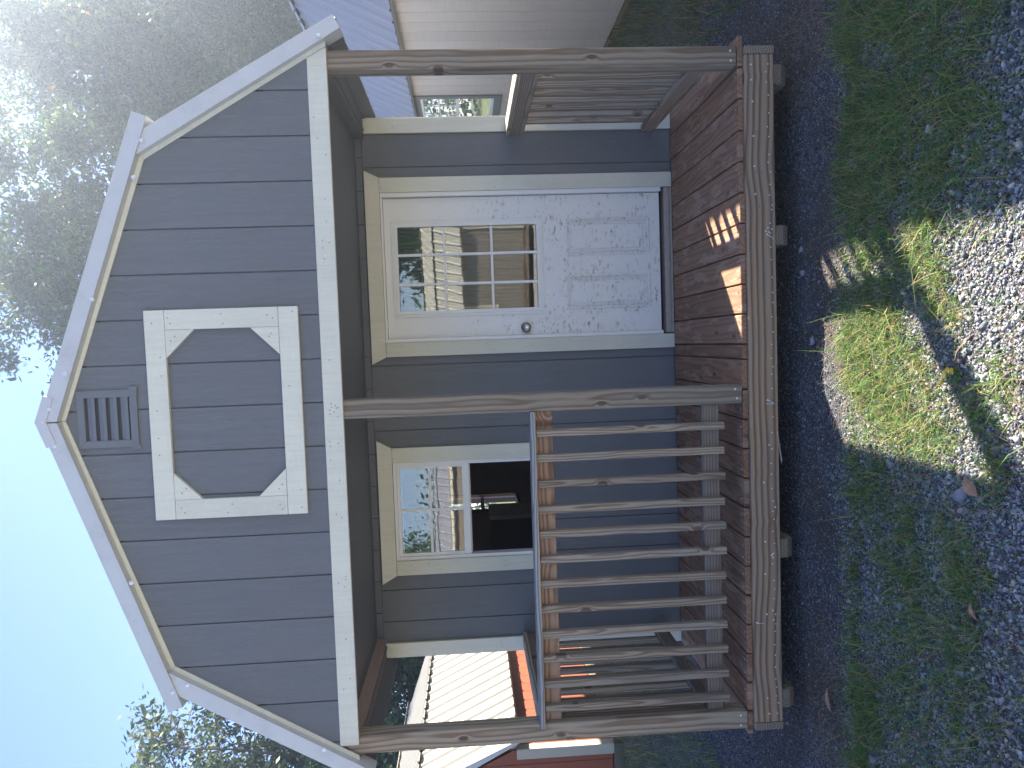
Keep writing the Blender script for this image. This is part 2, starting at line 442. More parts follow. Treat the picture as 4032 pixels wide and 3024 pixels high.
def lines(lo, hi, dense_lo, dense_hi, step, grow=1.16):
    a = list(np.arange(dense_lo, dense_hi+1e-6, step))
    s = step
    while a[-1] < hi: s *= grow; a.append(a[-1]+s)
    s = step
    while a[0] > lo: s *= grow; a.insert(0, a[0]-s)
    return np.array(a)
gx = lines(-75, 80, -2.6, 5.0, .035); gy = lines(-75, 80, -2.3, 2.2, .035)
GX, GY = np.meshgrid(gx, gy, indexing='ij')
V = np.stack([GX, GY, gz(GX, GY)], -1).reshape(-1, 3)
nx, ny = len(gx), len(gy)
I = (np.arange(nx-1)[:, None]*ny+np.arange(ny-1)[None, :]).ravel()
F = np.stack([I, I+ny, I+ny+1, I+1], 1)
def ground_mat():
    nt = NT('ground_gravel_and_soil'); ob = nt.obj()
    vo = nt.n('ShaderNodeTexVoronoi'); nt.l(ob, vo.inputs['Vector']); vo.inputs['Scale'].default_value = 95
    sepc = nt.n('ShaderNodeSeparateColor'); nt.l(vo.outputs['Color'], sepc.inputs[0])
    grav = nt.ramp(sepc.outputs[0], [(0, (.022, .024, .028)), (.5, (.06, .063, .07)), (.9, (.13, .135, .145)), (1, (.26, .26, .26))])
    n = nt.noise(ob, 1.7, 5, .6); n2 = nt.noise(ob, 14.0, 4, .65)
    soil = nt.mix(n2, (.035, .026, .019), (.09, .066, .048))
    f = nt.smooth(nt.math('ADD', n, nt.math('MULTIPLY', n2, .25)), .55, .78)
    near = nt.mix(f, grav, soil)
    sp = nt.n('ShaderNodeSeparateXYZ'); nt.l(ob, sp.inputs[0])
    dist = nt.n('ShaderNodeVectorMath', operation='LENGTH'); nt.l(ob, dist.inputs[0])
    far = nt.smooth(dist.outputs['Value'], 4.0, 9.0)
    turf = nt.mix(nt.noise(ob, .8, 5, .6), (.045, .075, .022), (.12, .13, .05))
    col = nt.mix(far, near, turf)
    yard = nt.mix(nt.noise(ob, .9, 5, .6), (.20, .20, .20), (.36, .35, .33))         # unseen gravel yard behind the photographer, kept pale to bounce light into the porch
    yf = nt.math('MULTIPLY', nt.smooth(sp.outputs[1], -1.7, -2.6), nt.smooth(nt.noise(ob, .35, 3), .72, .55))
    col = nt.mix(yf, col, yard)
    nt.l(col, nt.b.inputs['Base Color']); nt.b.inputs['Roughness'].default_value = .9
    nt.bump(nt.math('SUBTRACT', 1.0, vo.outputs['Distance']), .7, .006)
    return nt.m
ground = link(np_mesh('ground', V, F, ground_mat(), True)); tag(ground, kind='structure')

# where the photo shows grass (world metres): x, y, rx, ry, weight
GRASS = [(1.42, -.70, .27, .24, 1.6), (1.62, -.62, .14, .24, 1.3), (1.30, -.95, .20, .12, .8),
         (2.25, -.62, .42, .26, 1.25), (2.75, -.62, .45, .32, 1.25), (2.0, -.55, .22, .22, 1.2), (2.35, -1.0, .28, .26, 1.1), (2.70, -1.10, .25, .25, 1.0),
         (1.80, -1.03, .15, .075, 1.6), (2.02, -.95, .10, .12, 1.2), (1.88, -.70, .16, .22, 1.2), (1.70, -1.10, .06, .05, 1.0),
         (1.50, -1.30, .07, .05, 1.1), (1.25, -1.26, .09, .06, 1.1), (1.39, -1.18, .06, .06, .7),
         (.10, -.52, .24, .13, 1.4), (-.25, -.52, .22, .14, 1.2), (.45, -.46, .3, .05, .8), (.80, -.46, .35, .05, .9), (1.05, -.60, .10, .18, 1.0),
         (.8, -.85, .3, .2, .65), (.35, -.85, .3, .2, .55), (.55, -1.15, .35, .15, .6), (.9, -1.15, .15, .12, .8), (-.3, -.95, .4, .3, .8), (3.2, -.8, .4, .5, .9)]
def gdens(x, y):
    d = np.zeros_like(x)
    for cx, cy, rx, ry, w in GRASS:
        wx_ = x+.16*vnoise(x*3.1, y*3.1, 61)+.07*vnoise(x*9, y*9, 62); wy_ = y+.16*vnoise(x*3.1, y*3.1, 63)+.07*vnoise(x*9, y*9, 64)
        q = ((wx_-cx)/rx)**2+((wy_-cy)/ry)**2
        d = np.maximum(d, w*np.exp(-q*q*.8))
    d = d*np.clip(.0+1.75*np.clip(vnoise(x*11, y*11, 8)*.6+vnoise(x*23, y*23, 9)*.6+.42, 0, 1), 0, 1.3) + .045+.10*(vnoise(x*7, y*7, 14) > .22)
    lawn = sst(x, 3.3, 3.75)*sst(y, .1, .7) + sst(-x, .9, 1.35)*sst(y, .6, 1.4)
    d = np.maximum(d, lawn*1.1)
    edge = -.37+.22*vnoise(x*3.0, y*0+.5, 81)+.10*vnoise(x*9, y*0+.5, 82)
    d = d*np.where((x > -.6) & (x < 3.5), sst(-y, -edge-.06, -edge+.05), 1)
    d = d*(1-.9*np.exp(-(((x-1.93)/.13)**2+((y+.46)/.12)**2)))
    return d

def scatter(n, x0, x1, y0, y1):
    return rng.uniform(x0, x1, n), rng.uniform(y0, y1, n)

def visible(x, y, z=-.1, m=1.18):
    """keep what the camera could see, with a margin for a step aside"""
    px, py, pz = x-1.6653, y+3.4274, z-1.5027
    w = px*fw.x+py*fw.y+pz*fw.z
    a = np.abs((px*rt.x+py*rt.y+pz*rt.z)/w); b = np.abs((px*dn.x+py*dn.y+pz*dn.z)/w)
    return (w > .2) & (a < .525*m+.04) & (b < .70*m+.04)

# gravel: four faceted shapes, thousands of stones, one mass
IV = np.array([(x_, y_, z_) for z_ in (-1, 1) for y_ in (-1, 1) for x_ in (-1, 1)], float)*.72
IF = np.array([(0, 2, 3), (0, 3, 1), (4, 5, 7), (4, 7, 6), (0, 1, 5), (0, 5, 4), (2, 6, 7), (2, 7, 3), (0, 4, 6), (0, 6, 2), (1, 3, 7), (1, 7, 5)])
def stones(x, y, size, sink=.35):
    n = len(x)
    base = IV[None]*(1+rng.uniform(-.45, .30, (n, 8, 1))) + rng.uniform(-.22, .22, (n, 8, 3))
    ax = rng.uniform(.5, 1.4, (n, 1, 3)); ax[:, :, 2] *= .8
    base = base*ax*size[:, None, None]*.5
    a = rng.uniform(0, 2*np.pi, n); t = rng.normal(0, .55, n)
    c, s_ = np.cos(t)[:, None], np.sin(t)[:, None]
    X, Y, Z = base[..., 0], base[..., 1], base[..., 2]
    Y, Z = Y*c-Z*s_, Y*s_+Z*c
    c, s_ = np.cos(a)[:, None], np.sin(a)[:, None]
    X, Y = X*c-Y*s_, X*s_+Y*c
    Z = Z+(gz(x, y)+size*(.5*.62-sink*.5))[:, None]
    V = np.stack([X+x[:, None], Y+y[:, None], Z], -1).reshape(-1, 3)
    F = (IF[None]+8*np.arange(n)[:, None, None]).reshape(-1, 3)
    return V, F
x, y = scatter(420000, -2.4, 4.4, -1.95, 1.6)
d = np.clip(gdens(x, y), 0, 1.3)
near = sst(-y, -.3, 1.2)
keep = visible(x, y) & (rng.random(len(x)) < (1-.55*np.clip(d, 0, 1))*(.80+.20*near)*(.55+.9*np.clip(vnoise(x*2.3, y*2.3, 12)+.5, 0, 1)))
x, y = x[keep], y[keep]
size = np.exp(rng.normal(math.log(.0080), .38, len(x)))*(.78+.22*sst(-y, .2, 1.3))
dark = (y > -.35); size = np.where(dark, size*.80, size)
big = rng.random(len(x)) < .010; size = np.where(big, size*2.0, size); size = np.clip(size, .0045, .027)
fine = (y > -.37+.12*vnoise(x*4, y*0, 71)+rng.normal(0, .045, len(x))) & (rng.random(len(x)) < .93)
V1, F1 = stones(x[~fine], y[~fine], size[~fine])
g = link(np_mesh('gravel', V1, F1, M['stone'])); tag(g, 'loose blue grey crushed stone gravel in front of the porch', 'gravel', kind='stuff')
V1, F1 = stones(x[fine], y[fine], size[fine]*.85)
g = link(np_mesh('fine_gravel', V1, F1, M['stone_shaded'])); tag(g, 'fine gravel along the rim board, its colour darkened to paint the shade', 'gravel', kind='stuff')

# single larger rocks
for i, (rx, ry, s_) in enumerate([(1.12, -1.15, .060), (1.36, -1.06, .052), (1.63, -.10, .050), (1.95, -.02, .040), (.62, -.78, .045), (2.06, .0, .035)]):
    Vr, Fr = stones(np.array([rx]), np.array([ry]), np.array([s_]), .3)
    o = np_mesh('rock', Vr-np.array([rx, ry, float(gz(rx, ry))]), Fr, M['stone']); o.location = (rx, ry, float(gz(rx, ry)))
    link(o); tag(o, ['angular pale rock at the lower left corner of the sunlit grass', 'pale rock on the shadow edge beside the yellow wildflower',
                     'flat pale rock in the shade before the deck centre', 'small pale rock in the shade near the second skid',
                     'pale rock among sparse grass left of the sunlit patch', 'little stone close to the rim board under the striped sunlight'][i], 'rock')

# grass blades
def blades(x, y, h, w, lean, segs=2):
    n = len(x)
    az = rng.uniform(0, 2*np.pi, n); dx, dy = np.cos(az), np.sin(az)
    fa = az+rng.normal(1.57, .5, n); wx, wy = np.cos(fa)*w*.5, np.sin(fa)*w*.5
    z = gz(x, y)-.004
    t = np.linspace(0, 1, segs+1)
    P = []
    for k, tk in enumerate(t):
        out = lean*h*tk**1.7; up = h*(tk-.30*lean*tk*tk)
        cx, cy, cz = x+dx*out, y+dy*out, z+up
        ww = (1-tk)**.7 if k < segs else 0.06
        P += [np.stack([cx-wx*ww, cy-wy*ww, cz], -1), np.stack([cx+wx*ww, cy+wy*ww, cz], -1)]
    V = np.stack(P, 1).reshape(-1, 3)
    q = np.array([(2*k, 2*k+1, 2*k+3, 2*k+2) for k in range(segs)])
    F = (q[None]+2*(segs+1)*np.arange(n)[:, None, None]).reshape(-1, 4)
    return V, F
def grass(n, box, hmean, wmean, lean, name, mat, label, dfun, clump=0.0):
    x, y = scatter(n, *box)
    k = visible(x, y, -.05) & (rng.random(n) < dfun(x, y))
    x, y = x[k], y[k]
    h = hmean*np.exp(rng.normal(0, .42, len(x))); w = wmean*rng.uniform(.6, 1.4, len(x))
    V, F = blades(x, y, h, w, np.clip(rng.normal(lean, .35, len(x)), .1, 1.8))
    o = link(np_mesh(name, V, F, mat)); tag(o, label, 'grass', kind='stuff')
    return len(x)
n1 = grass(250000, (-1.6, 4.0, -1.9, .3), .042, .0040, 1.0, 'grass', M['grass'], 'short patchy grass growing through the gravel before the porch', lambda x, y: np.clip(gdens(x, y), 0, 1)*.95)
n2 = grass(150000, (-5.0, 6.0, .1, 8.0), .075, .0042, .7, 'lawn_grass', M['grass'], 'longer green grass on the strips either side of the shed', lambda x, y: np.clip((gdens(x, y) > .5)*(1.05-.09*y), 0, 1))
def tall(x, y):
    return np.clip(gdens(x, y)-.35, 0, 1)*np.clip(vnoise(x*14, y*14, 21)*4-.4, 0, 1)
n3 = grass(60000, (-1.2, 3.6, -1.7, 0), .070, .0036, 1.0, 'grass_tuft', M['grass'], 'taller grass tufts leaning over the short grass', tall)
def strawd(x, y):
    corner = np.exp(-(((x-3.0)/.45)**2+((y-.0)/.28)**2)) + np.exp(-(((x+.15)/.5)**2+((y+.28)/.14)**2)) + .5*np.exp(-(((x-2.9)/.3)**2+((y+.5)/.3)**2))
    band = .35*np.exp(-((y+.14)/.10)**2)*(vnoise(x*3, y*5, 31) > .05)
    return np.clip(corner+band+.06+.55*np.clip(gdens(x, y)+.25, 0, 1)*sst(vnoise(x*5, y*5, 33)+.3*vnoise(x*17, y*17, 34), -.05, .25), 0, 1)*.5
n4 = grass(130000, (-1.2, 4.0, -1.7, .6), .038, .0019, 1.7, 'dry_straw', M['straw'], 'matted brown straw lying over the gravel', strawd)
print('blades', n1, n2, n3, n4, 'stones', len(size))

# ------------------------------------------------------------------ the porch shed
SB = (1.381, 3.5, -.05)            # its base point
CX = 1.381
shed = thing('barn_cabin', 'slate grey gambrel roof shed with almond trim and a front porch, facing the camera', 'shed', SB)
def P(mb, name, mat, parent=None, origin=None, **k):
    if parent is None or parent is shed:
        return mb.build(name, mat, shed, SB, origin if origin is not None else SB, **k)
    b = Vector(SB)+parent.location                     # sub-parts hang on parts
    return mb.build(name, mat, parent, b, origin if origin is not None else b, **k)
G8 = .2032
ZD = .189                                              # deck top
YB = 1.17                                              # porch back wall
mir = lambda x: 2*CX-x

# floor body, skids, rim
P(MB().box(-.245, 2.98, YB+.02, 7.0, .04, .16), 'floor', M['interior_wood'])
P(MB().box(-.243, 2.978, .045, 1.16, .045, .158), 'floor_joist', M['skid_y'])
for sx in (2.842, 2.09, .572, -.182):
    P(MB().prism_x([(.03, .0375), (.012, .0375), (.012, -.02), (.035, -.052), (6.98, -.052), (6.98, .0375)], sx, sx+.094), 'skid', M['skid_y'], origin=(sx+.047, 3, 0), bevel=.004)
P(MB().box(-.243, 2.978, 0, .038, .022, .161), 'rim_board', M['rim_x'], origin=(1.37, .02, .1), bevel=.003)
for x0 in (2.980, -.283):
    P(MB().box(x0, x0+.038, -.001, 6.98, .018, .160), 'rim_board', M['skid_y'], origin=(x0+.019, 1, .1), bevel=.003)

# deck boards run front to back
JX = [3.075, 2.926, 2.780, 2.633, 2.488, 2.341, 2.196, 2.052, 1.908, 1.767, 1.622, 1.550, 1.404, 1.259, 1.115, .972, .826, .681, .535, .390, .245, .100, -.045, -.190, -.315]
for a, b in zip(JX[:-1], JX[1:]):
    g_ = random.uniform(.006, .009)
    yf = .018+random.uniform(-.004, .006)
    P(MB().box(b+g_/2, a-g_/2, yf, YB-.002, ZD-.0265-random.uniform(0, .0005), ZD+random.uniform(-.0015, .0015)), 'deck_board', M['deck_y'], origin=((a+b)/2, .6, ZD), bevel=.003)
scr = MB()
for a, b in zip(JX[:-1], JX[1:]):
    if a-b < .1: continue
    for t in (.28, .72):
        for yy in (.045, .60, 1.12):
            xx = b+(a-b)*t+random.uniform(-.006, .006); scr.tube((xx, yy+random.uniform(-.008, .008), ZD+.0002), (xx, yy, ZD+.0022), .0034, n=6)
tag(P(scr, 'deck_nail', M['rust_nail']), kind='stuff')
nl = MB()
xx = -.2
while xx < 2.95:
    zz = .052+random.uniform(-.006, .006)+.006*math.sin(xx*2.3)
    nl.lathe_y(xx, .0, zz, [(.0032, .0), (.0032, .0015), (.0012, .0022)], 7)
    if random.random() < .14: nl.lathe_y(xx+.02, .0, zz+random.uniform(-.012, .018), [(.004, .0), (.004, .0015), (.0015, .0022)], 7)
    xx += random.uniform(.035, .085)
for xx, zz in [(2.93, .13), (2.86, .13), (2.76, .125), (2.60, .123), (2.46, .121), (2.33, .118), (.95, .10), (.66, .097), (.5, .10), (.3, .095), (-.12, .098), (-.2, .09), (2.17, .06), (2.155, .07), (2.15, .055), (2.14, .064), (.60, .057), (.59, .066), (.58, .06)]:
    nl.lathe_y(xx, .0, zz, [(.0042, .0), (.0042, .0015), (.0015, .0022)], 7)
tag(P(nl, 'rim_nail', M['zinc']), kind='stuff')
bent = MB()
for (x0, z0, x1, z1) in [(1.355, .078, 1.330, .045), (1.348, .080, 1.338, .048), (1.333, .079, 1.334, .053), (2.135, .06, 2.115, .035), (.262, .150, .256, .112)]:
    bent.tube((x0, -.001, z0), (x0+(x1-x0)*.3, -.010, z0+(z1-z0)*.3), .0022, n=6); bent.tube((x0+(x1-x0)*.3, -.010, z0+(z1-z0)*.3), (x1, -.006, z1), .0018, n=6)
tag(P(bent, 'bent_nail', M['zinc']), kind='stuff')

# posts
for x0 in (2.936, 1.338, -.279):
    P(MB().box(x0, x0+.089, .020, .109, ZD+.0012, 2.150), 'post', M['post_z'], origin=(x0+.045, .065, .2+x0), bevel=.004)
    s_ = MB()
    for dx in (.022, .067):
        s_.lathe_y(x0+dx+random.uniform(-.004, .004), .020, ZD+.032+random.uniform(-.004, .006), [(.0052, 0), (.005, .0018), (.002, .0026)], 8)
    s_.v = [(x_, y_, z_) for x_, y_, z_ in s_.v]
    P(s_, 'post_screw', M['zinc'])
# rails: front
P(MB().box(-.205, 1.337, .0, .105, 1.197, 1.222), 'rail_cap', M['cap_x'], origin=(.57, .05, 1.21), bevel=.003)
P(MB().box(-.188, 1.336, .0535, .0915, 1.111, 1.1965), 'rail', M['rail_x'], origin=(.57, .07, 1.15), bevel=.003)
P(MB().box(-.188, 1.336, .0535, .0915, .298, .380), 'rail', M['rail_low'], origin=(.57, .07, .34), bevel=.003)
bal = MB().prism_x([(.0175, 1.1962), (.0525, 1.1962), (.0525, .295), (.0350, .283), (.0175, .283)], -.0175, .0175)
b0 = None
for i in range(12):
    xx = 1.2335-i*.12285+random.uniform(-.002, .002)
    if b0 is None:
        b0 = P(bal, 'baluster', M['pick_z'], origin=(0, .035, .7), bevel=.002)
    o = b0 if i == 0 else link(b0.copy(), shed)
    o.location = Vector((xx, .035, .7+random.uniform(-.004, .003)))-Vector(SB)
    o.rotation_euler = (0, random.uniform(-.003, .003), 0)
# side rails
for side in (1, -1):
    fx = (lambda v: v) if side == 1 else mir
    def bx(x0, x1, *r):
        a, b = sorted((fx(x0), fx(x1))); return MB().box(a, b, *r)
    P(bx(2.940, 3.034, .1095, YB-.028, 1.197, 1.222), 'rail_cap', M['cap_y'], origin=(fx(2.99), .6, 1.21), bevel=.003)
    P(bx(2.950, 2.988, .1095, YB-.028, 1.111, 1.1965), 'rail', M['rail_y'], origin=(fx(2.97), .6, 1.15), bevel=.003)
    P(bx(2.950, 2.988, .1095, YB-.028, .298, .380), 'rail', M['rail_y'], origin=(fx(2.97), .6, .34), bevel=.003)
    for i in range(8):
        yy = .205+i*.1229
        if yy > YB-.06: break
        if b0 is None: continue
        P(bx(2.9885, 3.0235, yy-.0175, yy+.0175, .283, 1.1962), 'baluster', M['pick_z'], origin=(fx(3.006), yy, .7), bevel=.002)

# porch back wall siding, strip by strip, cut round the door and the window
def rects_minus(x0, x1, z0, z1, holes):
    xs = sorted({x0, x1, *[h for H in holes for h in H[:2] if x0 < h < x1]})
    out = []
    for a, b in zip(xs[:-1], xs[1:]):
        segs = [(z0, z1)]
        for hx0, hx1, hz0, hz1 in holes:
            if hx0 <= a+1e-6 and hx1 >= b-1e-6:
                ns = []
                for s0, s1 in segs:
                    if hz1 <= s0 or hz0 >= s1: ns.append((s0, s1)); continue
                    if hz0 > s0: ns.append((s0, hz0))
                    if hz1 < s1: ns.append((hz1, s1))
                segs = ns
        out += [(a, b, s0, s1) for s0, s1 in segs]
    return out
holes = [(1.690, 2.620, ZD-.01, 2.015), (.312, .945, 1.085, 2.012)]
xs = [-.290]+[.1287+G8*k for k in range(-2, 15)]+[3.052]
xs = [v for v in xs if -.291 < v < 3.053]
for a, b in zip(xs[:-1], xs[1:]):
    for (p, q, z0, z1) in rects_minus(a+.0035, b-.0035, ZD+.004, 2.105, holes): P(MB().box(p, q, YB, YB+.009, z0, z1), 'siding_board', M['siding'], origin=((a+b)/2, YB, 1))

for a, b in zip(xs[:-1], xs[1:]):
    P(MB().box(a+.0035+.06, min(b-.0035+.06, 3.05), YB-.001, YB+.009, 2.109, 2.148), 'frieze_board', M['siding'], origin=((a+b)/2, YB, 2.1))
m = MB()
for (p, q, z0, z1) in rects_minus(-.286, 3.048, .162, 2.148, holes): m.box(p, q, YB+.0095, YB+.06, z0, z1)
P(m, 'wall_backing', M['siding'])
# corner boards
for fx in (lambda v: v, mir):
    a, b = sorted((fx(2.972), fx(3.062)))
    P(MB().box(a, b, YB-.020, YB-.0012, ZD+.002, 2.092), 'corner_board', M['trim_z'], origin=((a+b)/2, YB, 1.1), bevel=.0015)
    a, b = sorted((fx(3.054), fx(3.072)))
    P(MB().box(a, b, YB-.001, YB+.08, .17, 2.08), 'corner_board', M['trim_z'], origin=((a+b)/2, YB, 1.1))
# door trim
P(MB().box(1.605, 1.693, YB-.019, YB-.0012, ZD+.003, 2.009), 'door_casing', M['trim_z'], origin=(1.65, YB, 1.1), bevel=.0015)
P(MB().box(2.615, 2.705, YB-.019, YB-.0012, ZD+.003, 2.009), 'door_casing', M['trim_z'], origin=(2.66, YB, 1.1), bevel=.0015)
P(MB().prism([(1.605, 2.0105), (2.706, 2.0105), (2.750, 2.100), (1.562, 2.100)], YB-.020, YB-.0012), 'door_head_board', M['trim_x'], origin=(2.1, YB, 2.05), bevel=.0015)
P(MB().box(1.694, 1.716, YB-.012, YB+.07, ZD+.07, 2.009).box(2.588, 2.614, YB-.012, YB+.07, ZD+.07, 2.009).box(1.717, 2.587, YB-.012, YB+.07, 1.996, 2.009)
  .box(1.7165, 1.7205, YB+.020, YB+.03, ZD+.07, 1.996), 'door_jamb', M['vinyl'], bevel=.0015)
P(MB().box(1.700, 2.612, YB-.006, YB+.07, ZD+.003, ZD+.050).box(1.700, 2.612, YB-.022, YB-.007, ZD+.003, ZD+.016).box(1.700, 2.612, YB-.014, YB-.0062, ZD+.020, ZD+.030), 'threshold', M['alu'], bevel=.002)
# door
YD = YB+.022
dm = MB()
gl = (1.849, 2.444, 1.011, 1.952)
for r_ in rects_minus(1.720, 2.584, ZD+.074, 1.994, [(1.876, 2.414, 1.039, 1.927)]): dm.box(r_[0], r_[1], YD, YD+.044, r_[2], r_[3])
door = P(dm, 'door', M['door'], origin=(2.15, YD, .9))
def frame(x0, x1, z0, z1, w, y0, y1):
    return MB().prism([(x0, z0), (x1, z0), (x1-w, z0+w), (x0+w, z0+w)], y0, y1).prism([(x0, z1), (x1, z1), (x1-w, z1-w), (x0+w, z1-w)], y0, y1)\
        .prism([(x0, z0), (x0, z1), (x0+w, z1-w), (x0+w, z0+w)], y0, y1).prism([(x1, z0), (x1, z1), (x1-w, z1-w), (x1-w, z0+w)], y0, y1)
f_ = frame(*gl, .016, YD-.010, YD-.0005); f2 = frame(gl[0]+.016, gl[1]-.016, gl[2]+.016, gl[3]-.016, .022, YD-.016, YD-.0005)
f_.add(f2.v, f2.f)
P(f_, 'glazing_frame', M['vinyl'], door, bevel=.0015)
xsn = [1.886, 2.050, 2.233, 2.404]; zsn = [1.049, 1.332, 1.626, 1.917]
xs3 = [1.886, 2.042, 2.058, 2.225, 2.241, 2.404]; zs3 = [1.049, 1.324, 1.340, 1.619, 1.635, 1.917]
for xm in (2.050, 2.233): P(MB().box(xm-.008, xm+.008, YD-.009, YD+.004, 1.049, 1.917), 'muntin', M['vinyl'], door, bevel=.002)
for zm in (1.332, 1.627):
    m = MB()
    for a, b in ((1.886, 2.0415), (2.0585, 2.2245), (2.2415, 2.404)): m.box(a, b, YD-.008, YD+.004, zm-.008, zm+.008)
    P(m, 'muntin', M['vinyl'], door, bevel=.002)
for i in (0, 2, 4):
    for j in (0, 2, 4):
        m = MB().box(xs3[i]-.003, xs3[i+1]+.003, YD+.006, YD+.0085, zs3[j]-.003, zs3[j+1]+.003)
        P(m, 'pane', M['glass'], door, origin=((xs3[i]+xs3[i+1])/2, YD, (zs3[j]+zs3[j+1])/2))
for (a, b) in ((1.868, 2.081), (2.204, 2.435)):
    c, d_ = .330, .862
    m = frame(a, b, c, d_, .012, YD-.0085, YD-.0004)
    m2 = frame(a+.020, b-.020, c+.020, d_-.020, .008, YD-.005, YD-.0004); m.add(m2.v, m2.f)
    m.box(a+.040, b-.040, YD-.0065, YD-.0004, c+.040, d_-.040)
    P(m, 'door_panel', M['door'], door, origin=((a+b)/2, YD, .6), bevel=.003)
kn = MB().lathe_y(1.762, YD, 1.131, [(.030, .0), (.033, .003), (.031, .008), (.018, .012), (.014, .030), (.024, .038), (.028, .050), (.025, .060), (.012, .064), (.011, .0635)], 20)
P(kn, 'knob', M['steel_knob'], door, smooth=True)
P(MB().lathe_y(1.762, YD-.0636, 1.131, [(.0085, .0), (.0085, .003), (.004, .0035)], 12), 'keyhole', M['zinc'], door)
# pleated blind hanging inside the door glass
m = MB(); n = 22; w = (2.404-1.886)/n
for i in range(n):
    a = 1.886+i*w
    m.add([(a, YD+.075, 1.13), (a+w/2, YD+.060, 1.13), (a+w, YD+.075, 1.13), (a, YD+.075, 1.92), (a+w/2, YD+.060, 1.92), (a+w, YD+.075, 1.92)], [(0, 1, 4, 3), (1, 2, 5, 4)])
P(m, 'blind', M['blind'], door)

# window with the lower sash raised
P(MB().box(.224, .3165, YB-.019, YB-.0012, 1.086, 2.0035), 'window_casing', M['trim_z'], origin=(.27, YB, 1.5), bevel=.0015)
P(MB().box(.9405, 1.034, YB-.019, YB-.0012, 1.086, 2.0035), 'window_casing', M['trim_z'], origin=(.99, YB, 1.5), bevel=.0015)
P(MB().prism([(.224, 2.005), (1.034, 2.005), (1.087, 2.097), (.171, 2.097)], YB-.020, YB-.0012), 'window_head_board', M['trim_x'], origin=(.6, YB, 2.05), bevel=.0015)
P(MB().box(.224, 1.034, YB-.020, YB-.0012, .996, 1.085), 'window_sill_board', M['trim_x'], origin=(.6, YB, 1.04), bevel=.0015)
win = P(frame(.318, .939, 1.087, 2.0025, .020, YB-.008, YB+.055), 'window', M['vinyl'], origin=(.63, YB, 1.5))
P(frame(.338, .919, 1.548, 1.982, .020, YB+.004, YB+.020), 'sash', M['vinyl'], win, bevel=.0015)
P(MB().box(.3385, .9185, YB-.001, YB+.0038, 1.528, 1.572), 'meeting_rail', M['vinyl'], win, bevel=.0015)
P(MB().box(.623, .639, YB+.006, YB+.016, 1.569, 1.961), 'muntin', M['vinyl'], win)
P(MB().box(.3585, .6225, YB+.006, YB+.016, 1.768, 1.784).box(.6395, .8985, YB+.006, YB+.016, 1.768, 1.784), 'muntin', M['vinyl'], win)
P(frame(.340, .917, 1.52, 1.975, .022, YB+.030, YB+.044).box(.364, .894, YB+.032, YB+.042, 1.745, 1.762), 'sash', M['vinyl'], win, bevel=.0015)
for (a, b) in ((.356, .6235), (.6385, .901)):
    for (c, d_) in ((1.566, 1.7685), (1.7835, 1.964)):
        P(MB().box(a, b, YB+.010, YB+.0125, c, d_), 'pane', M['glass'], win, origin=((a+b)/2, YB, (c+d_)/2))
P(MB().box(.330, .332, YB-.006, YB+.05, 1.10, 1.54), 'balance_track', M['vinyl'], win)

# interior
m = MB().box(-.24, -.225, YB+.061, 6.9, .162, .99).box(-.24, -.225, YB+.061, 6.9, 1.80, 2.30).box(-.24, -.225, YB+.061, 4.75, .99, 1.80).box(-.24, -.225, 5.55, 6.9, .99, 1.80)
P(m, 'interior_wall', M['dark'])
P(MB().box(2.985, 3.0, YB+.061, 6.9, .162, 2.30).box(-.224, 2.984, 6.85, 6.9, .162, 2.30).box(-.24, 3.0, YB+.061, 6.9, 2.301, 2.33), 'interior_lining', M['dark'])
wi = P(MB().box(-.30, -.19, 4.71, 4.749, .96, 1.83).box(-.30, -.19, 5.551, 5.59, .96, 1.83).box(-.30, -.19, 4.75, 5.55, .955, .989).box(-.30, -.19, 4.75, 5.55, 1.801, 1.84), 'side_window', M['interior_wood'])
P(MB().box(-.262, -.25, 4.75, 5.55, 1.38, 1.42).box(-.262, -.25, 5.13, 5.16, .99, 1.38).box(-.262, -.25, 5.13, 5.16, 1.42, 1.80), 'muntin', M['vinyl'], wi)
cab = thing('storage_cabinet', 'blue grey cabinet with a pale edge, dark inside the shed behind the open window', 'cabinet', (-.02, 3.1, .165))
MB().box(-.20, .10, 0, .5, 0, 1.19).build('cabinet_body', M['cabinet'], cab)
MB().box(.101, .135, -.01, .5, 0, 1.20).build('edge_strip', M['vinyl'], cab)

# outer walls behind the porch
for fx in (lambda v: v, mir):
    a, b = sorted((fx(3.030), fx(3.052)))
    if fx(1) == 1:
        P(MB().box(a, b, YB+.062, 7.0, .16, 2.10), 'side_wall', M['siding'])
    else:
        P(MB().box(a, b, YB+.062, 7.0, .16, .99).box(a, b, YB+.062, 7.0, 1.80, 2.10).box(a, b, YB+.062, 4.75, .99, 1.80).box(a, b, 5.55, 7.0, .99, 1.80), 'side_wall', M['siding'])
P(MB().prism([(-.24, .16), (3.0, .16), (3.03, 2.1), (2.56, 2.93), (1.381, 3.35), (.2, 2.93), (-.27, 2.1)], 6.91, 7.0), 'rear_wall', M['siding'])

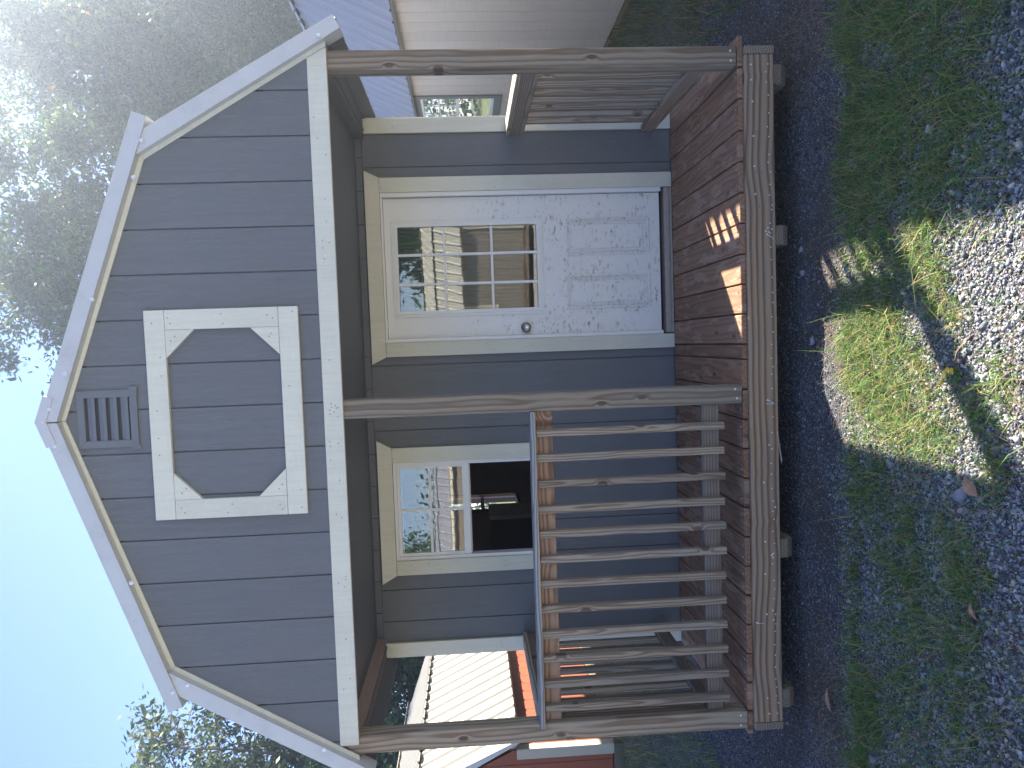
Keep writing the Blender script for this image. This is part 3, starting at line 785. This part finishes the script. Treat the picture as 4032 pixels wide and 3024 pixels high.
# ceiling, header and side beams
for k in range(7):
    a = .0395+k*.1615
    P(MB().box(-.22, 2.98, a+.0006, a+.1609, 2.150, 2.162), 'ceiling_board', M['ceiling'], origin=(1.4, a, 2.15))
P(MB().box(2.9465, 2.9845, .11, YB-.002, 2.094, 2.1495), 'side_beam', M['siding'])
P(MB().box(-.2225, -.1845, .11, YB-.002, 2.094, 2.1495), 'side_beam', M['osb'])
for fx in (lambda v: v, mir):
    a, b = sorted((fx(2.985), fx(3.0)))
    P(MB().box(a, b, .03, YB-.002, 2.086, 2.15), 'side_fascia', M['siding'])
    a, b = sorted((fx(3.001), fx(3.075)))
    P(MB().box(a, b, .03, 7.0, 2.092, 2.104), 'soffit', M['ceiling'])
header = P(MB().prism([(-.222, 2.0935), (2.984+.050, 2.0935), (2.984, 2.182), (-.222+.0, 2.182)], 0, .019), 'header_board', M['trim_x'], origin=(1.4, 0, 2.14), bevel=.0015)
header.data.vertices.foreach_get
P(MB().box(-.24, 3.0, .0195, .0385, 2.096, 2.30), 'header_beam', M['osb'])

# gable siding
def inner_top(x):
    x = abs(x-CX)+CX
    return min(3.345-.358*(x-CX), 2.925-1.696*(x-2.547)) + .012
brk = [CX, 2.543, mir(2.543)]
gxs = [-.235]+[k*G8 for k in range(-1, 15) if k*G8 > -.23]+[2.997]
for a, b in zip(gxs[:-1], gxs[1:]):
    a2, b2 = a+.0035, b-.0035
    pts = [a2]+[v for v in brk if a2 < v < b2]+[b2]
    z0 = 2.184
    tops = [(v, inner_top(v)) for v in pts if inner_top(v) > z0+.002]
    if len(tops) < 1: continue
    if inner_top(a2) <= z0+.002: xa = mir(2.547+(2.925+.012-z0)/1.696); tops = [(xa, z0)]+tops; a2 = xa
    if inner_top(b2) <= z0+.002: xb = 2.547+(2.925+.012-z0)/1.696; tops = tops+[(xb, z0)]; b2 = xb
    poly = [(a2, z0)] + [t for t in tops if t[1] > z0+.002] + [(b2, z0)]
    if len(poly) < 3: continue
    P(MB().prism(poly, .006, .015), 'gable_siding_board', M['siding'], origin=((a+b)/2, 0, 2.6))
P(MB().prism([(-.2, 2.19), (2.96, 2.19), (2.53, 2.92), (1.381, 3.33), (mir(2.53), 2.92)], .0155, .05), 'gable_backing', M['siding'])

# rake boards (wood) and metal fascia
K = lambda x, z, s=.9898: (1.665+(x-1.665)*s, 1.503+(z-1.503)*s)
def mirp(poly): return [(mir(x), z) for x, z in poly]
for side, f in ((1, lambda p: p), (-1, mirp)):
    P(MB().prism(f([(1.382, 3.342), (2.547, 2.925), (2.605, 2.975), (1.382, 3.415)]), .0, .0055), 'rake_board', M['trim_x'], origin=(f([(2.0, 3)])[0][0], 0, 3.1))
    P(MB().prism(f([(2.548, 2.924), (2.986, 2.181), (3.036, 2.0945), (3.080, 2.0945), (2.606, 2.974)]), .0, .0055), 'rake_board', M['trim_z'], origin=(f([(2.8, 3)])[0][0], 0, 2.5))
    Kp = lambda pts, y0, y1, nm: P(MB().prism(f([K(x_, z_, s_) for (x_, z_), s_ in pts]), y0, y1), nm, M['fascia'], origin=(f([(2.2, 2)])[0][0], 0, 2.8))
    s1, s2 = .9889, .9903
    P(MB().prism(f([K(*p, s1) for p in [(1.381, 3.379), (1.381, 3.460), (2.762, 2.966), (2.738, 2.900)]]), -.038, .06), 'metal_fascia', M['fascia'], origin=(f([(2.1, 0)])[0][0], 0, 3.2))
    P(MB().prism(f([K(*p, s1) for p in [(1.381, 3.379), (1.381, 3.386), (2.740, 2.907), (2.738, 2.900)]]), -.043, -.0382), 'fascia_hem', M['fascia'], origin=(f([(2.1, 0)])[0][0], 0, 3.2))
    P(MB().prism(f([K(*p, s2) for p in [(2.572, 2.951), (3.116, 2.025), (3.177, 2.059), (2.671, 2.942)]]), -.033, .06), 'metal_fascia', M['fascia'], origin=(f([(2.9, 0)])[0][0], 0, 2.5))
    P(MB().prism(f([K(*p, s2) for p in [(2.572, 2.951), (3.116, 2.025), (3.122, 2.028), (2.578, 2.955)]]), -.037, -.0332), 'fascia_hem', M['fascia'], origin=(f([(2.9, 0)])[0][0], 0, 2.5))
P(MB().prism([K(*p, .988) for p in [(1.381, 3.478), (1.500, 3.435), (1.487, 3.392), (1.381, 3.428), (1.275, 3.390), (1.262, 3.433)]], -.043, .08), 'ridge_cap', M['fascia'])
for (px, pz) in [(3.084, 2.125), (2.632, 2.93), (2.47, 2.975), (1.93, 3.19), (1.44, 3.41), (1.381, 3.44), (1.27, 3.40), (.62, 3.10), (.09, 2.945), (.12, 2.875), (-.235, 2.26), (1.60, 3.33)]:
    k_ = K(px, pz, .988)
    P(MB().lathe_y(k_[0], -.0385, k_[1], [(.0105, 0), (.010, .0025), (.0065, .003), (.0062, .008), (.003, .0085)], 10), 'screw', M['zinc'])

# roof skin with ribs, one ribbed panel per slope
def ribbed(p0, p1, y0, y1, pitch=.2286, hh=.024, minor=True, thick=.004):
    """sheet from eave p0 to top p1 (XZ), ribs run up the slope and repeat along Y"""
    p0, p1 = Vector((p0[0], 0, p0[1])), Vector((p1[0], 0, p1[1]))
    d = (p1-p0).normalized(); nrm = Vector((-d.z, 0, d.x))
    if nrm.z < 0: nrm = -nrm
    prof = []; y = y0
    while y < y1-pitch*.5:
        prof += [(y, 0), (y+.008, 0), (y+.030, hh), (y+.052, hh), (y+.074, 0)]
        if minor: prof += [(y+.110, 0), (y+.114, .004), (y+.124, .004), (y+.128, 0), (y+.172, 0), (y+.176, .004), (y+.186, .004), (y+.190, 0)]
        y += pitch
    prof.append((y1, 0))
    vs = []
    for (yy, h) in prof:
        for q in (p0, p1):
            for t in (0, -thick):
                w = q+nrm*(h+t); vs.append((w.x, yy, w.z))
    fs = []
    for i in range(len(prof)-1):
        a, b = 4*i, 4*i+4
        fs += [(a, a+2, b+2, b), (a+1, b+1, b+3, a+3), (a, b, b+1, a+1), (a+2, a+3, b+3, b+2)]
    m = MB(); m.add(vs, fs); return m
for f in (lambda p: p, mirp):
    lo, kn_, up_, rg = f([(3.172, 2.045), (2.665, 2.935), (2.752, 2.955), (1.381, 3.445)])
    lo, kn_, up_, rg = (K(*p, .992) for p in (lo, kn_, up_, rg))
    P(ribbed(lo, kn_, .0, 7.0), 'metal_roof', M['grey_roof'])
    P(ribbed(up_, rg, .0, 7.0), 'metal_roof', M['grey_roof'])
    d1, d2, d3, d4 = f([(3.135, 2.062), (2.620, 2.955), (2.725, 2.935), (1.381, 3.405)])
    P(MB().add([(d1[0], .062, d1[1]), (d2[0], .062, d2[1]), (d1[0], 7, d1[1]), (d2[0], 7, d2[1])], [(0, 1, 3, 2)]).add([(d3[0], .062, d3[1]), (d4[0], .062, d4[1]), (d3[0], 7, d3[1]), (d4[0], 7, d4[1])], [(0, 1, 3, 2)]), 'roof_deck', M['siding'])
    e = f([(3.075, 2.105), (3.075, 2.088), (3.148, 2.040), (3.152, 2.062)])
    P(MB().prism(e, .062, 7.0), 'eave_board', M['siding'])

# louvred vent
vt = P(frame(1.253, 1.516, 3.020, 3.287, .033, -.006, .0055), 'vent', M['vent_paint'], origin=(1.385, 0, 3.15), bevel=.001)
P(MB().box(1.286, 1.483, .0048, .0055, 3.053, 3.254), 'vent_shade', M['shade_black'], vt)  # black sheet put in as the shade behind the louvres
for i in range(4):
    z0 = 3.066+i*.049
    P(MB().prism_x([(-.004, z0), (-.004, z0+.004), (.0045, z0+.030), (.0045, z0+.026)], 1.2865, 1.4825).box(1.2865, 1.4825, -.0048, -.0041, z0-.006, z0+.010), 'louvre', M['vent_paint'], vt)
P(MB().box(1.490, 1.530, -.008, -.0062, 3.016, 3.052), 'vent_tab', M['vent_paint'], vt)
P(MB().box(1.242, 1.262, -.008, -.0062, 3.012, 3.05), 'vent_tab', M['vent_paint'], vt)

# loft door frame on the gable
Y0_, Y1_ = -.0135, .0055
P(MB().box(.909, 1.870, Y0_, Y1_, 2.874, 2.964), 'frame_board', M['trim_x'], origin=(1.39, 0, 2.9), bevel=.0015)
P(MB().box(.909, 1.870, Y0_, Y1_, 2.275, 2.364), 'frame_board', M['trim_x'], origin=(1.39, 0, 2.3), bevel=.0015)
P(MB().box(.909, .998, Y0_, Y1_, 2.3655, 2.8725), 'frame_board', M['trim_z'], origin=(.95, 0, 2.6), bevel=.0015)
P(MB().box(1.780, 1.870, Y0_, Y1_, 2.3655, 2.8725), 'frame_board', M['trim_z'], origin=(1.82, 0, 2.6), bevel=.0015)
for tri in ([(1.7788, 2.8725), (1.653, 2.8725), (1.7788, 2.746)], [(1.7788, 2.3655), (1.653, 2.3655), (1.7788, 2.493)], [(.9992, 2.3655), (1.123, 2.3655), (.9992, 2.493)], [(.9992, 2.8725), (1.122, 2.8725), (.9992, 2.748)]):
    P(MB().prism(tri, Y0_+.0005, Y1_), 'corner_gusset', M['trim_x'], origin=(tri[0][0], 0, tri[0][1]))
# nail heads in the trim
nh = MB()
def nhead(x_, z_, y_, r_=.0038): nh.lathe_y(x_, y_, z_, [(r_, 0), (r_*.9, .0012), (r_*.3, .0015)], 7)
for _ in range(26): nhead(random.uniform(-.18, 2.95), 2.12+random.choice((0, .03))+random.uniform(-.008, .012), 0)
for dx, dz in [(-.01, .0), (.012, .01), (.0, .02), (.02, -.008), (-.02, .018), (.03, .012), (.008, -.012)]: nhead(1.385+dx, 2.135+dz, 0, .0042)
for _ in range(10): nhead(random.uniform(.93, 1.85), random.choice((2.90, 2.93, 2.30, 2.33)), Y0_)
for x_ in (.935, .965, 1.81, 1.84):
    for z_ in (2.40, 2.62, 2.84): nhead(x_+random.uniform(-.01, .01), z_+random.uniform(-.02, .02), Y0_)
for x_, z_ in [(1.75, 2.83), (1.73, 2.85), (1.75, 2.40), (1.735, 2.41), (1.03, 2.84), (1.05, 2.82), (1.03, 2.40), (1.05, 2.385)]: nhead(x_, z_, Y0_)
for x_ in (.25, .29, .965, 1.01, 1.63, 1.67, 2.64, 2.68, 3.0, 3.04, -.27, -.24):
    for z_ in (.5, .9, 1.35, 1.75, 1.95):
        if x_ in (.25, .29, .965, 1.01) and z_ < 1.2: continue
        if random.random() < .65: nhead(x_+random.uniform(-.005, .005), z_+random.uniform(-.06, .06), YB-.0195, .0032)
tag(P(nh, 'trim_nail', M['rust_nail']), kind='stuff')

# faint stamps on the rim board
def text(body, loc, size, rz=(R(90), 0, 0)):
    c = bpy.data.curves.new('lumber_stamp', 'FONT'); c.body = body; c.size = size; c.extrude = .0002
    c.materials.append(M['ink']); o = bpy.data.objects.new('lumber_stamp', c)
    link(o); bpy.context.view_layer.update()
    me = bpy.data.meshes.new_from_object(o.evaluated_get(bpy.context.evaluated_depsgraph_get())); bpy.data.objects.remove(o)
    o = bpy.data.objects.new('lumber_stamp', me); o.rotation_euler = rz; o.location = Vector(loc)-Vector(SB); o['kind'] = 'stuff'; link(o, shed)
rotm = Matrix(((0, 1, 0), (0, 0, -1), (-1, 0, 0))).to_euler()
text('TR', (2.605, -.0008, .118), .026, rotm)
P(MB().box(2.433, 2.436, -.0006, -.0001, .075, .118).box(2.426, 2.4275, -.0006, -.0001, .078, .118), 'stamp_bar', M['ink'])
text('V R', (2.265, -.0008, .118), .016, rotm)
P(MB().add([(1.20, -.004, .028), (1.06, -.012, .012), (1.04, -.010, .016), (1.19, -.001, .034), (1.12, -.014, .024)], [(0, 1, 4), (1, 2, 4), (2, 3, 4), (3, 0, 4)]), 'splinter', M['splinter'])

# ------------------------------------------------------------------ neighbouring barns
def barn(name, label, loc, rz, hw, D, ze, siding, roof, trim, base=.14, groove=G8, wall_strips=('R',), win=None, door=False, front_trim=True, rise=.92, inset=.43, overh=.12, slope=.36):
    """gambrel barn: front gable at local y=0, ridge along +y, half width hw"""
    t = thing(name, label, 'shed', loc, rz)
    zk = ze-.02+rise; xe = hw+overh; xk = xe-inset
    zr = zk+slope*xk
    prof = [(-hw, base), (hw, base), (hw, ze), (xk-.07, zk-.06), (0, zr-.06), (-(xk-.07), zk-.06), (-hw, ze)]
    MB().prism([(x_*.996, z_) for x_, z_ in prof], .012, .06).build('front_wall', siding, t)
    MB().prism(prof, D-.05, D).build('back_wall', siding, t)
    def top(x_):
        x_ = abs(x_)
        if x_ > xk-.07: return ze+(hw-x_)*(zk-.06-ze)/(hw-xk+.07)
        return zr-.06-(zr-zk)*x_/(xk-.07)
    # gable strips
    n = int(2*hw/groove)
    ed = [-hw+.002+i*groove for i in range(n+1)]+[hw-.002]
    holes = []
    if door: holes = [door]
    for a, b in zip(ed[:-1], ed[1:]):
        if b-a < .02: continue
        m = MB()
        for (p, q, z0, z1) in rects_minus(a+.003, b-.003, base, 9, holes):
            if z1 < 8: m.box(p, q, .002, .011, z0, z1)
            else:
                pp = [p]+[v for v in (-(xk-.07), 0, xk-.07) if p < v < q]+[q]
                m.prism([(p, z0)]+[(v, top(v)) for v in pp]+[(q, z0)], .002, .011)
        m.build('siding_board', siding, t, (0, 0, 0), ((a+b)/2, 0, 1))
    for sgn, key in ((1, 'R'), (-1, 'L')):
        if win and win[0] == key: wy0, wy1, wz0, wz1 = win[1]
        else: wy0 = None
        m = MB()
        if wy0 is None: m.box(*sorted((sgn*(hw-.05), sgn*(hw-.0095))), .06, D-.05, base, ze+.05)
        else:
            for (p, q, z0, z1) in rects_minus(.06, D-.05, base, ze+.05, [(wy0, wy1, wz0, wz1)]): m.box(*sorted((sgn*(hw-.05), sgn*(hw-.0095))), p, q, z0, z1)
        m.build('side_wall', siding, t)
        if key in wall_strips:
            yy = .01
            while yy < D-.02:
                b = min(yy+groove, D-.01); m = MB()
                hs_ = [(wy0, wy1, wz0, wz1)] if wy0 is not None else []
                for (p, q, z0, z1) in rects_minus(yy+.003, b-.003, base, ze+.04, hs_): MB().box(*sorted((sgn*(hw-.009), sgn*hw)), p, q, z0, z1).build('siding_board', siding, t, (0, 0, 0), (sgn*hw, yy+.1, 1))
                yy += groove
        else:
            MB().box(*sorted((sgn*(hw-.009), sgn*hw)), .01, D-.01, base, ze+.04).build('side_cladding', siding, t)
        # roof
        s = sgn
        ribbed((s*xe, ze-.05), (s*(xk-.03), zk+.02), -.06, D+.06).build('lower_roof_panel', roof, t)
        ribbed((s*(xk+.03), zk+.025), (0, zr+.01), -.06, D+.06).build('upper_roof_panel', roof, t)
        MB().prism([(s*hw, ze+.03), (s*(hw-.02), ze-.01), (s*(xe-.02), ze-.07), (s*(xe-.01), ze-.04)], .03, D).build('soffit', trim, t)
        # gable trim
        MB().prism([(s*xe, ze-.07), (s*(xe+.02), ze-.035), (s*(xk+.03), zk+.03), (s*(xk-.05), zk-.03)], -.075, -.02).build('metal_fascia', M['fascia'], t)
        MB().prism([(s*(xk+.06), zk+.035), (s*(xk+.04), zk-.045), (0, zr-.045), (0, zr+.035)], -.08, -.02).build('metal_fascia', M['fascia'], t)
        MB().box(*sorted((s*(hw-.085), s*(hw+.0))), -.020, .0015, base-.01, ze-.03).build('corner_board', trim, t)
        MB().box(*sorted((s*(hw+.0005), s*(hw+.018))), -.020, .075, base-.01, ze-.03).build('corner_board', trim, t)
    MB().box(-.12, .12, -.085, D+.08, zr+.022, zr+.028).add([(-.14, -.085, zr-.03), (0, -.085, zr+.03), (.14, -.085, zr-.03), (-.14, D+.08, zr-.03), (0, D+.08, zr+.03), (.14, D+.08, zr-.03)], [(0, 1, 4, 3), (1, 2, 5, 4)]).build('ridge_cap', roof, t)
    MB().box(-hw-.0, hw+.0, 0, D, base-.13, base-.012).build('floor_rim', M['skid_y'], t)
    for sx in (-hw*.8, -hw*.3, hw*.3, hw*.8):
        MB().box(sx-.05, sx+.05, .02, D-.02, base-.24, base-.131).build('skid', M['skid_y'], t)
    return t, (xe, xk, zk, zr)

def barn_window(t, sgn, hw, y0, y1, z0, z1, trim, dark_open=True):
    X = lambda v: sgn*(hw+v)
    def b(v0, v1, *r): return MB().box(*sorted((X(v0), X(v1))), *r)
    m = MB()
    for r_ in ((y0-.09, y1+.09, z1, z1+.09), (y0-.09, y1+.09, z0-.09, z0), (y0-.09, y0, z0, z1), (y1, y1+.09, z0, z1)):
        m.box(*sorted((X(.0005), X(.016))), *r_)
    w = m.build('window', trim, t)
    m = MB()
    for r_ in ((y0, y1, z1-.03, z1), (y0, y1, z0, z0+.03), (y0, y0+.03, z0+.03, z1-.03), (y1-.03, y1, z0+.03, z1-.03), (y0+.03, y1-.03, (z0+z1)/2-.02, (z0+z1)/2+.02)):
        m.box(*sorted((X(-.03), X(.006))), *r_)
    m.build('sash', M['vinyl'], w)
    m = MB(); zm = (z0+z1)/2
    for k in (1, 2):
        yy = y0+(y1-y0)*k/3; m.box(*sorted((X(-.012), X(-.004))), yy-.008, yy+.008, zm+.02, z1-.03)
    m.box(*sorted((X(-.013), X(-.003))), y0+.03, y1-.03, (zm+z1)/2-.008, (zm+z1)/2+.008)
    m.build('muntin', M['vinyl'], w)
    MB().box(*sorted((X(-.022), X(-.019))), y0+.03, y1-.03, zm+.02, z1-.03).build('pane', M['glass'], w)
    MB().box(*sorted((X(-.034), X(-.031))), y0+.03, y1-.03, z0+.03, zm-.02).build('pane', M['glass'], w)
    MB().box(*sorted((X(-.30), X(-.29))), y0-.2, y1+3.0, z0-.2, z1+.2).box(*sorted((X(-.289), X(-.06))), y1+2.95, y1+3.0, z0-.2, z1+.2).build('room_darkness', M['vent_paint'], w)

# warm grey barn on the right: its left wall stands at x = 4.6
barnR, _ = barn('lofted_barn', 'warm grey grooved barn with galvanised gambrel roof, on the right beside the porch', (6.22, .15, -.10), 0,
                1.62, 11.0, 2.19, M['grey_siding'], M['grey_roof'], M['grey_trim'], base=.13, wall_strips=('L',), win=('L', (5.30, 6.30, 1.18, 2.06)))
barn_window(barnR, -1, 1.62, 5.30, 6.30, 1.18, 2.06, M['grey_trim'])
# low red barn on the left
barnL, _ = barn('lofted_barn', 'low red barn with white ribbed metal roof, on the left behind the porch', (-4.0, 3.66, .06), 0,
                1.60, 4.05, 1.14, M['red_siding'], M['white_roof'], M['beige_trim'], base=.14, wall_strips=('R',), rise=.98, inset=.46, overh=.12, slope=.37)
# sheds behind the photographer, seen mirrored in the glass
barnB, _ = barn('lofted_barn', 'taupe shed with white metal roof seen mirrored in the door glass', (5.0, -12.5, .0), R(112),
                1.7, 5.2, 1.62, M['tan_siding'], M['white_roof'], M['beige_trim'], base=.14, wall_strips=('L', 'R'), win=('R', (2.0, 2.7, .8, 1.45)), rise=.62, inset=.55, slope=.30)
barn_window(barnB, 1, 1.7, 2.0, 2.7, .8, 1.45, M['beige_trim'])
barnC, _ = barn('utility_shed', 'brown shed with beige band seen mirrored in the window glass', (.6, -17.2, .0), R(84),
                1.8, 7.5, 2.16, M['tan_siding'], M['grey_roof'], M['beige_trim'], base=.14, rise=.40, inset=.9, slope=.16)
MB().box(1.802, 1.822, .0, 7.5, 2.06, 2.17).build('header_board', M['beige_trim'], barnC)

# ------------------------------------------------------------------ trees
def leaf_cloud(C, spread, n, size, drop=.0):
    """n leaves as small diamonds round cluster centres C"""
    idx = rng.integers(0, len(C), n)
    P_ = C[idx]+rng.normal(0, 1, (n, 3))*spread[idx][:, None]*np.array([1, 1, .62])
    u = rng.normal(0, 1, (n, 3)); u[:, 2] -= drop; u /= np.linalg.norm(u, axis=1)[:, None]
    w = np.cross(u, rng.normal(0, 1, (n, 3))); w /= np.linalg.norm(w, axis=1)[:, None]
    s = (size*rng.uniform(.6, 1.35, n))[:, None]
    V = np.stack([P_-u*s, P_+w*s*.42, P_+u*s, P_-w*s*.42], 1).reshape(-1, 3)
    F = np.arange(4*n).reshape(-1, 4)
    return V, F
def tree(name, label, cat, x, y, z0, H, crown_r, crown_h, trunk_r, leaves, size, mat, seed, sub=5, group=None, low=.3, tight=1.0):
    rd = random.Random(seed)
    t = thing(name, label, cat, (x, y, z0), 0, group)
    tr = MB(); C = []; S = []
    p = Vector((0, 0, -.2)); r = trunk_r; pts = [p]
    fork = H*low
    n = 5
    for i in range(n):
        q = Vector((rd.uniform(-.12, .12), rd.uniform(-.12, .12), -.2+(fork+.2)*(i+1)/n)); tr.tube(pts[-1], q, r, r*.93, 9, False); r *= .93; pts.append(q)
    top = pts[-1]
    nl = 9
    cz = H-crown_h*.5
    for k in range(nl):
        a = 2*math.pi*k/nl+rd.uniform(-.3, .3)
        el = rd.uniform(.15, 1.35) if k else 1.5
        tip = Vector((math.cos(a)*math.cos(el)*crown_r*.86, math.sin(a)*math.cos(el)*crown_r*.86, cz+math.sin(el)*crown_h*.46-crown_h*.18*math.cos(el)*rd.uniform(-.6, 1.2)))
        prev = top; rr = r*.55
        mid_pts = []
        for s in range(1, 6):
            f = s/5; q = top.lerp(tip, f)+Vector((rd.uniform(-.25, .25), rd.uniform(-.25, .25), .35*math.sin(f*math.pi)))*crown_r*.12
            tr.tube(prev, q, rr, rr*.72, 6, False); rr *= .72; prev = q; mid_pts.append(q)
        for q in mid_pts[1:]:
            for j in range(sub):
                dv = Vector((rd.gauss(0, 1), rd.gauss(0, 1), rd.gauss(.1, .7))).normalized()*crown_r*rd.uniform(.18, .42)
                e = q+dv; tr.tube(q, e, max(rr*.5, .012), .006, 4, False)
                C.append(tuple(e)); S.append(crown_r*rd.uniform(.05, .13)*tight)
                for _ in range(2):
                    e2 = e+Vector((rd.gauss(0, 1), rd.gauss(0, 1), rd.gauss(0, .6))).normalized()*crown_r*rd.uniform(.08, .2)
                    tr.tube(e, e2, .010, .004, 3, False); C.append(tuple(e2)); S.append(crown_r*rd.uniform(.04, .09)*tight)
    tr.build('trunk', M['bark'], t, smooth=True)
    V, F = leaf_cloud(np.array(C), np.array(S), leaves, size)
    o = np_mesh('crown', V, F, mat); link(o, t)
    return t
tree('oak_tree', 'tall dense oak filling the sky above the right roof slope', 'tree', 4.9, 21.6, -.1, 18.3, 5.3, 14.2, .40, 160000, .095, M['leaf_a'], 3, 9, low=.28, tight=.8)
tree('oak_tree', 'dense oak overhanging the grey barn at the right edge', 'tree', 12.4, 22.5, -.1, 16.0, 5.6, 13.0, .38, 95000, .10, M['leaf_a'], 9, 8, low=.22, tight=.85)
tree('oak_tree', 'oak whose lower leaves show just above the grey barn roof', 'tree', 9.6, 24.5, -.1, 13.5, 5.8, 12, .34, 55000, .11, M['leaf_a'], 15, 7, low=.15)
tree('ash_tree', 'pale olive leaved tree left of the roof with gaps of sky', 'tree', -7.4, 11.8, 0, 8.1, 3.1, 5.8, .20, 26000, .075, M['leaf_b'], 21, 5, low=.25, tight=.9)
tree('ash_tree', 'smaller pale leaved tree seen low between left post and red barn', 'tree', -5.0, 14.5, 0, 5.4, 2.6, 4.2, .16, 17000, .07, M['leaf_b'], 27, 5, low=.2)
tree('shade_tree', 'dark green bushy tree seen under the porch beam behind the red barn', 'tree', -6.3, 10.4, 0, 4.6, 2.0, 4.0, .14, 30000, .06, M['leaf_c'], 33, 6, low=.1)
tree('shade_tree', 'dark green bushy tree behind the rear corner of the red barn', 'tree', -3.6, 11.2, 0, 4.4, 2.0, 4.0, .14, 26000, .06, M['leaf_c'], 39, 6, low=.1)
tree('shade_tree', 'round tree behind the photographer, mirrored in the window glass', 'tree', -9.5, -25.5, 0, 6.6, 3.4, 5.6, .2, 16000, .09, M['leaf_a'], 45, 5, low=.15)
tree('shade_tree', 'tall tree behind the photographer, mirrored in the door glass', 'tree', 6.5, -21.0, 0, 9.5, 4.5, 8, .25, 22000, .12, M['leaf_a'], 51, 5, low=.15)
# far tree line closing the horizon all round
a = rng.uniform(0, 2*np.pi, 900); rad = rng.uniform(44, 62, 900)
C = np.stack([1.5+rad*np.cos(a), rad*np.sin(a), rng.uniform(.5, 4.6, 900)+1.4*vnoise(a*6, a*0, 44)], 1)
V, F = leaf_cloud(C, np.full(900, 1.3), 80000, .27)
o = link(np_mesh('tree_line', V, F, M['leaf_a'])); tag(o, 'distant green tree line beyond the sheds', 'tree line', kind='stuff')

# ------------------------------------------------------------------ small things on the ground
fl = thing('yellow_wildflower', 'small yellow wildflower on the shadow edge in the gravel', 'flower', (1.51, -1.133, float(gz(1.51, -1.133))))
st = MB(); heads = []
for k in range(6):
    a = random.uniform(0, 6.28); r_ = random.uniform(.008, .038); h_ = random.uniform(.045, .085)
    tip = (r_*math.cos(a), r_*math.sin(a), h_); st.tube((0, 0, 0), (tip[0]*.5, tip[1]*.5, h_*.6), .0012, .001, 5, False); st.tube((tip[0]*.5, tip[1]*.5, h_*.6), tip, .001, .0008, 5, False); heads.append(tip)
for k in range(10):
    a = random.uniform(0, 6.28); st.add([(0, 0, .01), (.02*math.cos(a), .02*math.sin(a), .035), (.03*math.cos(a+.2), .03*math.sin(a+.2), .02)], [(0, 1, 2)])
st.build('stem', M['stem'], fl)
for tip in heads:
    m = MB()
    for k in range(7):
        a = k*.9; m.add([tip, (tip[0]+.009*math.cos(a-.3), tip[1]+.009*math.sin(a-.3), tip[2]+.003), (tip[0]+.012*math.cos(a), tip[1]+.012*math.sin(a), tip[2]+.002), (tip[0]+.009*math.cos(a+.3), tip[1]+.009*math.sin(a+.3), tip[2]+.003)], [(0, 1, 2, 3)])
    m.build('flower_head', M['petal'], fl)
def dead_leaf(x, y, L, W, ang, label):
    z = float(gz(x, y))+.018
    m = MB(); pr = [(0, .02), (.25, .8), (.5, 1), (.78, .6), (1, .02)]
    vs = []
    for t_, w_ in pr:
        for s in (-1, 0, 1): vs.append(((t_-.5)*L, s*w_*W/2, .006*abs(s)+.008*math.sin(t_*3)))
    vs += [(v[0], v[1], v[2]-.0006) for v in vs]
    fs = []
    for i in range(4):
        for j in range(2):
            q = (3*i+j, 3*i+3+j, 3*i+4+j, 3*i+1+j); fs.append(q); fs.append(tuple(15+k for k in q[::-1]))
    m.add(vs, fs)
    o = m.build('dead_leaf', M['leaf_dead']); o.location = (x, y, z); o.rotation_euler = (.15, -.1, ang)
    tag(o, label, 'leaf')
dead_leaf(1.157, -1.21, .075, .045, .8, 'brown dead leaf at the bottom corner of the sunlit grass patch')
dead_leaf(-.02, -.25, .11, .035, .1, 'long brown dead leaf on straw below the left corner post')
dead_leaf(.748, -1.20, .055, .02, .4, 'thin brown dead leaf in the gravel left of the sunlit patch')

# ------------------------------------------------------------------ thin air volume added to imitate the lens flare veil
hm = bpy.data.materials.new('flare_veil'); hm.use_nodes = True
ht = hm.node_tree; ht.nodes.remove(ht.nodes['Principled BSDF'])
pv = ht.nodes.new('ShaderNodeVolumePrincipled')
pv.inputs['Color'].default_value = (.68, .80, 1, 1)
pv.inputs['Density'].default_value = .0046
pv.inputs['Anisotropy'].default_value = .76
ht.links.new(pv.outputs[0], ht.nodes['Material Output'].inputs['Volume'])
hz = MB().box(-110, 110, -110, 115, -3, 21).build('flare_haze', hm)
tag(hz, kind='stuff')
scene.cycles.volume_bounces = 0
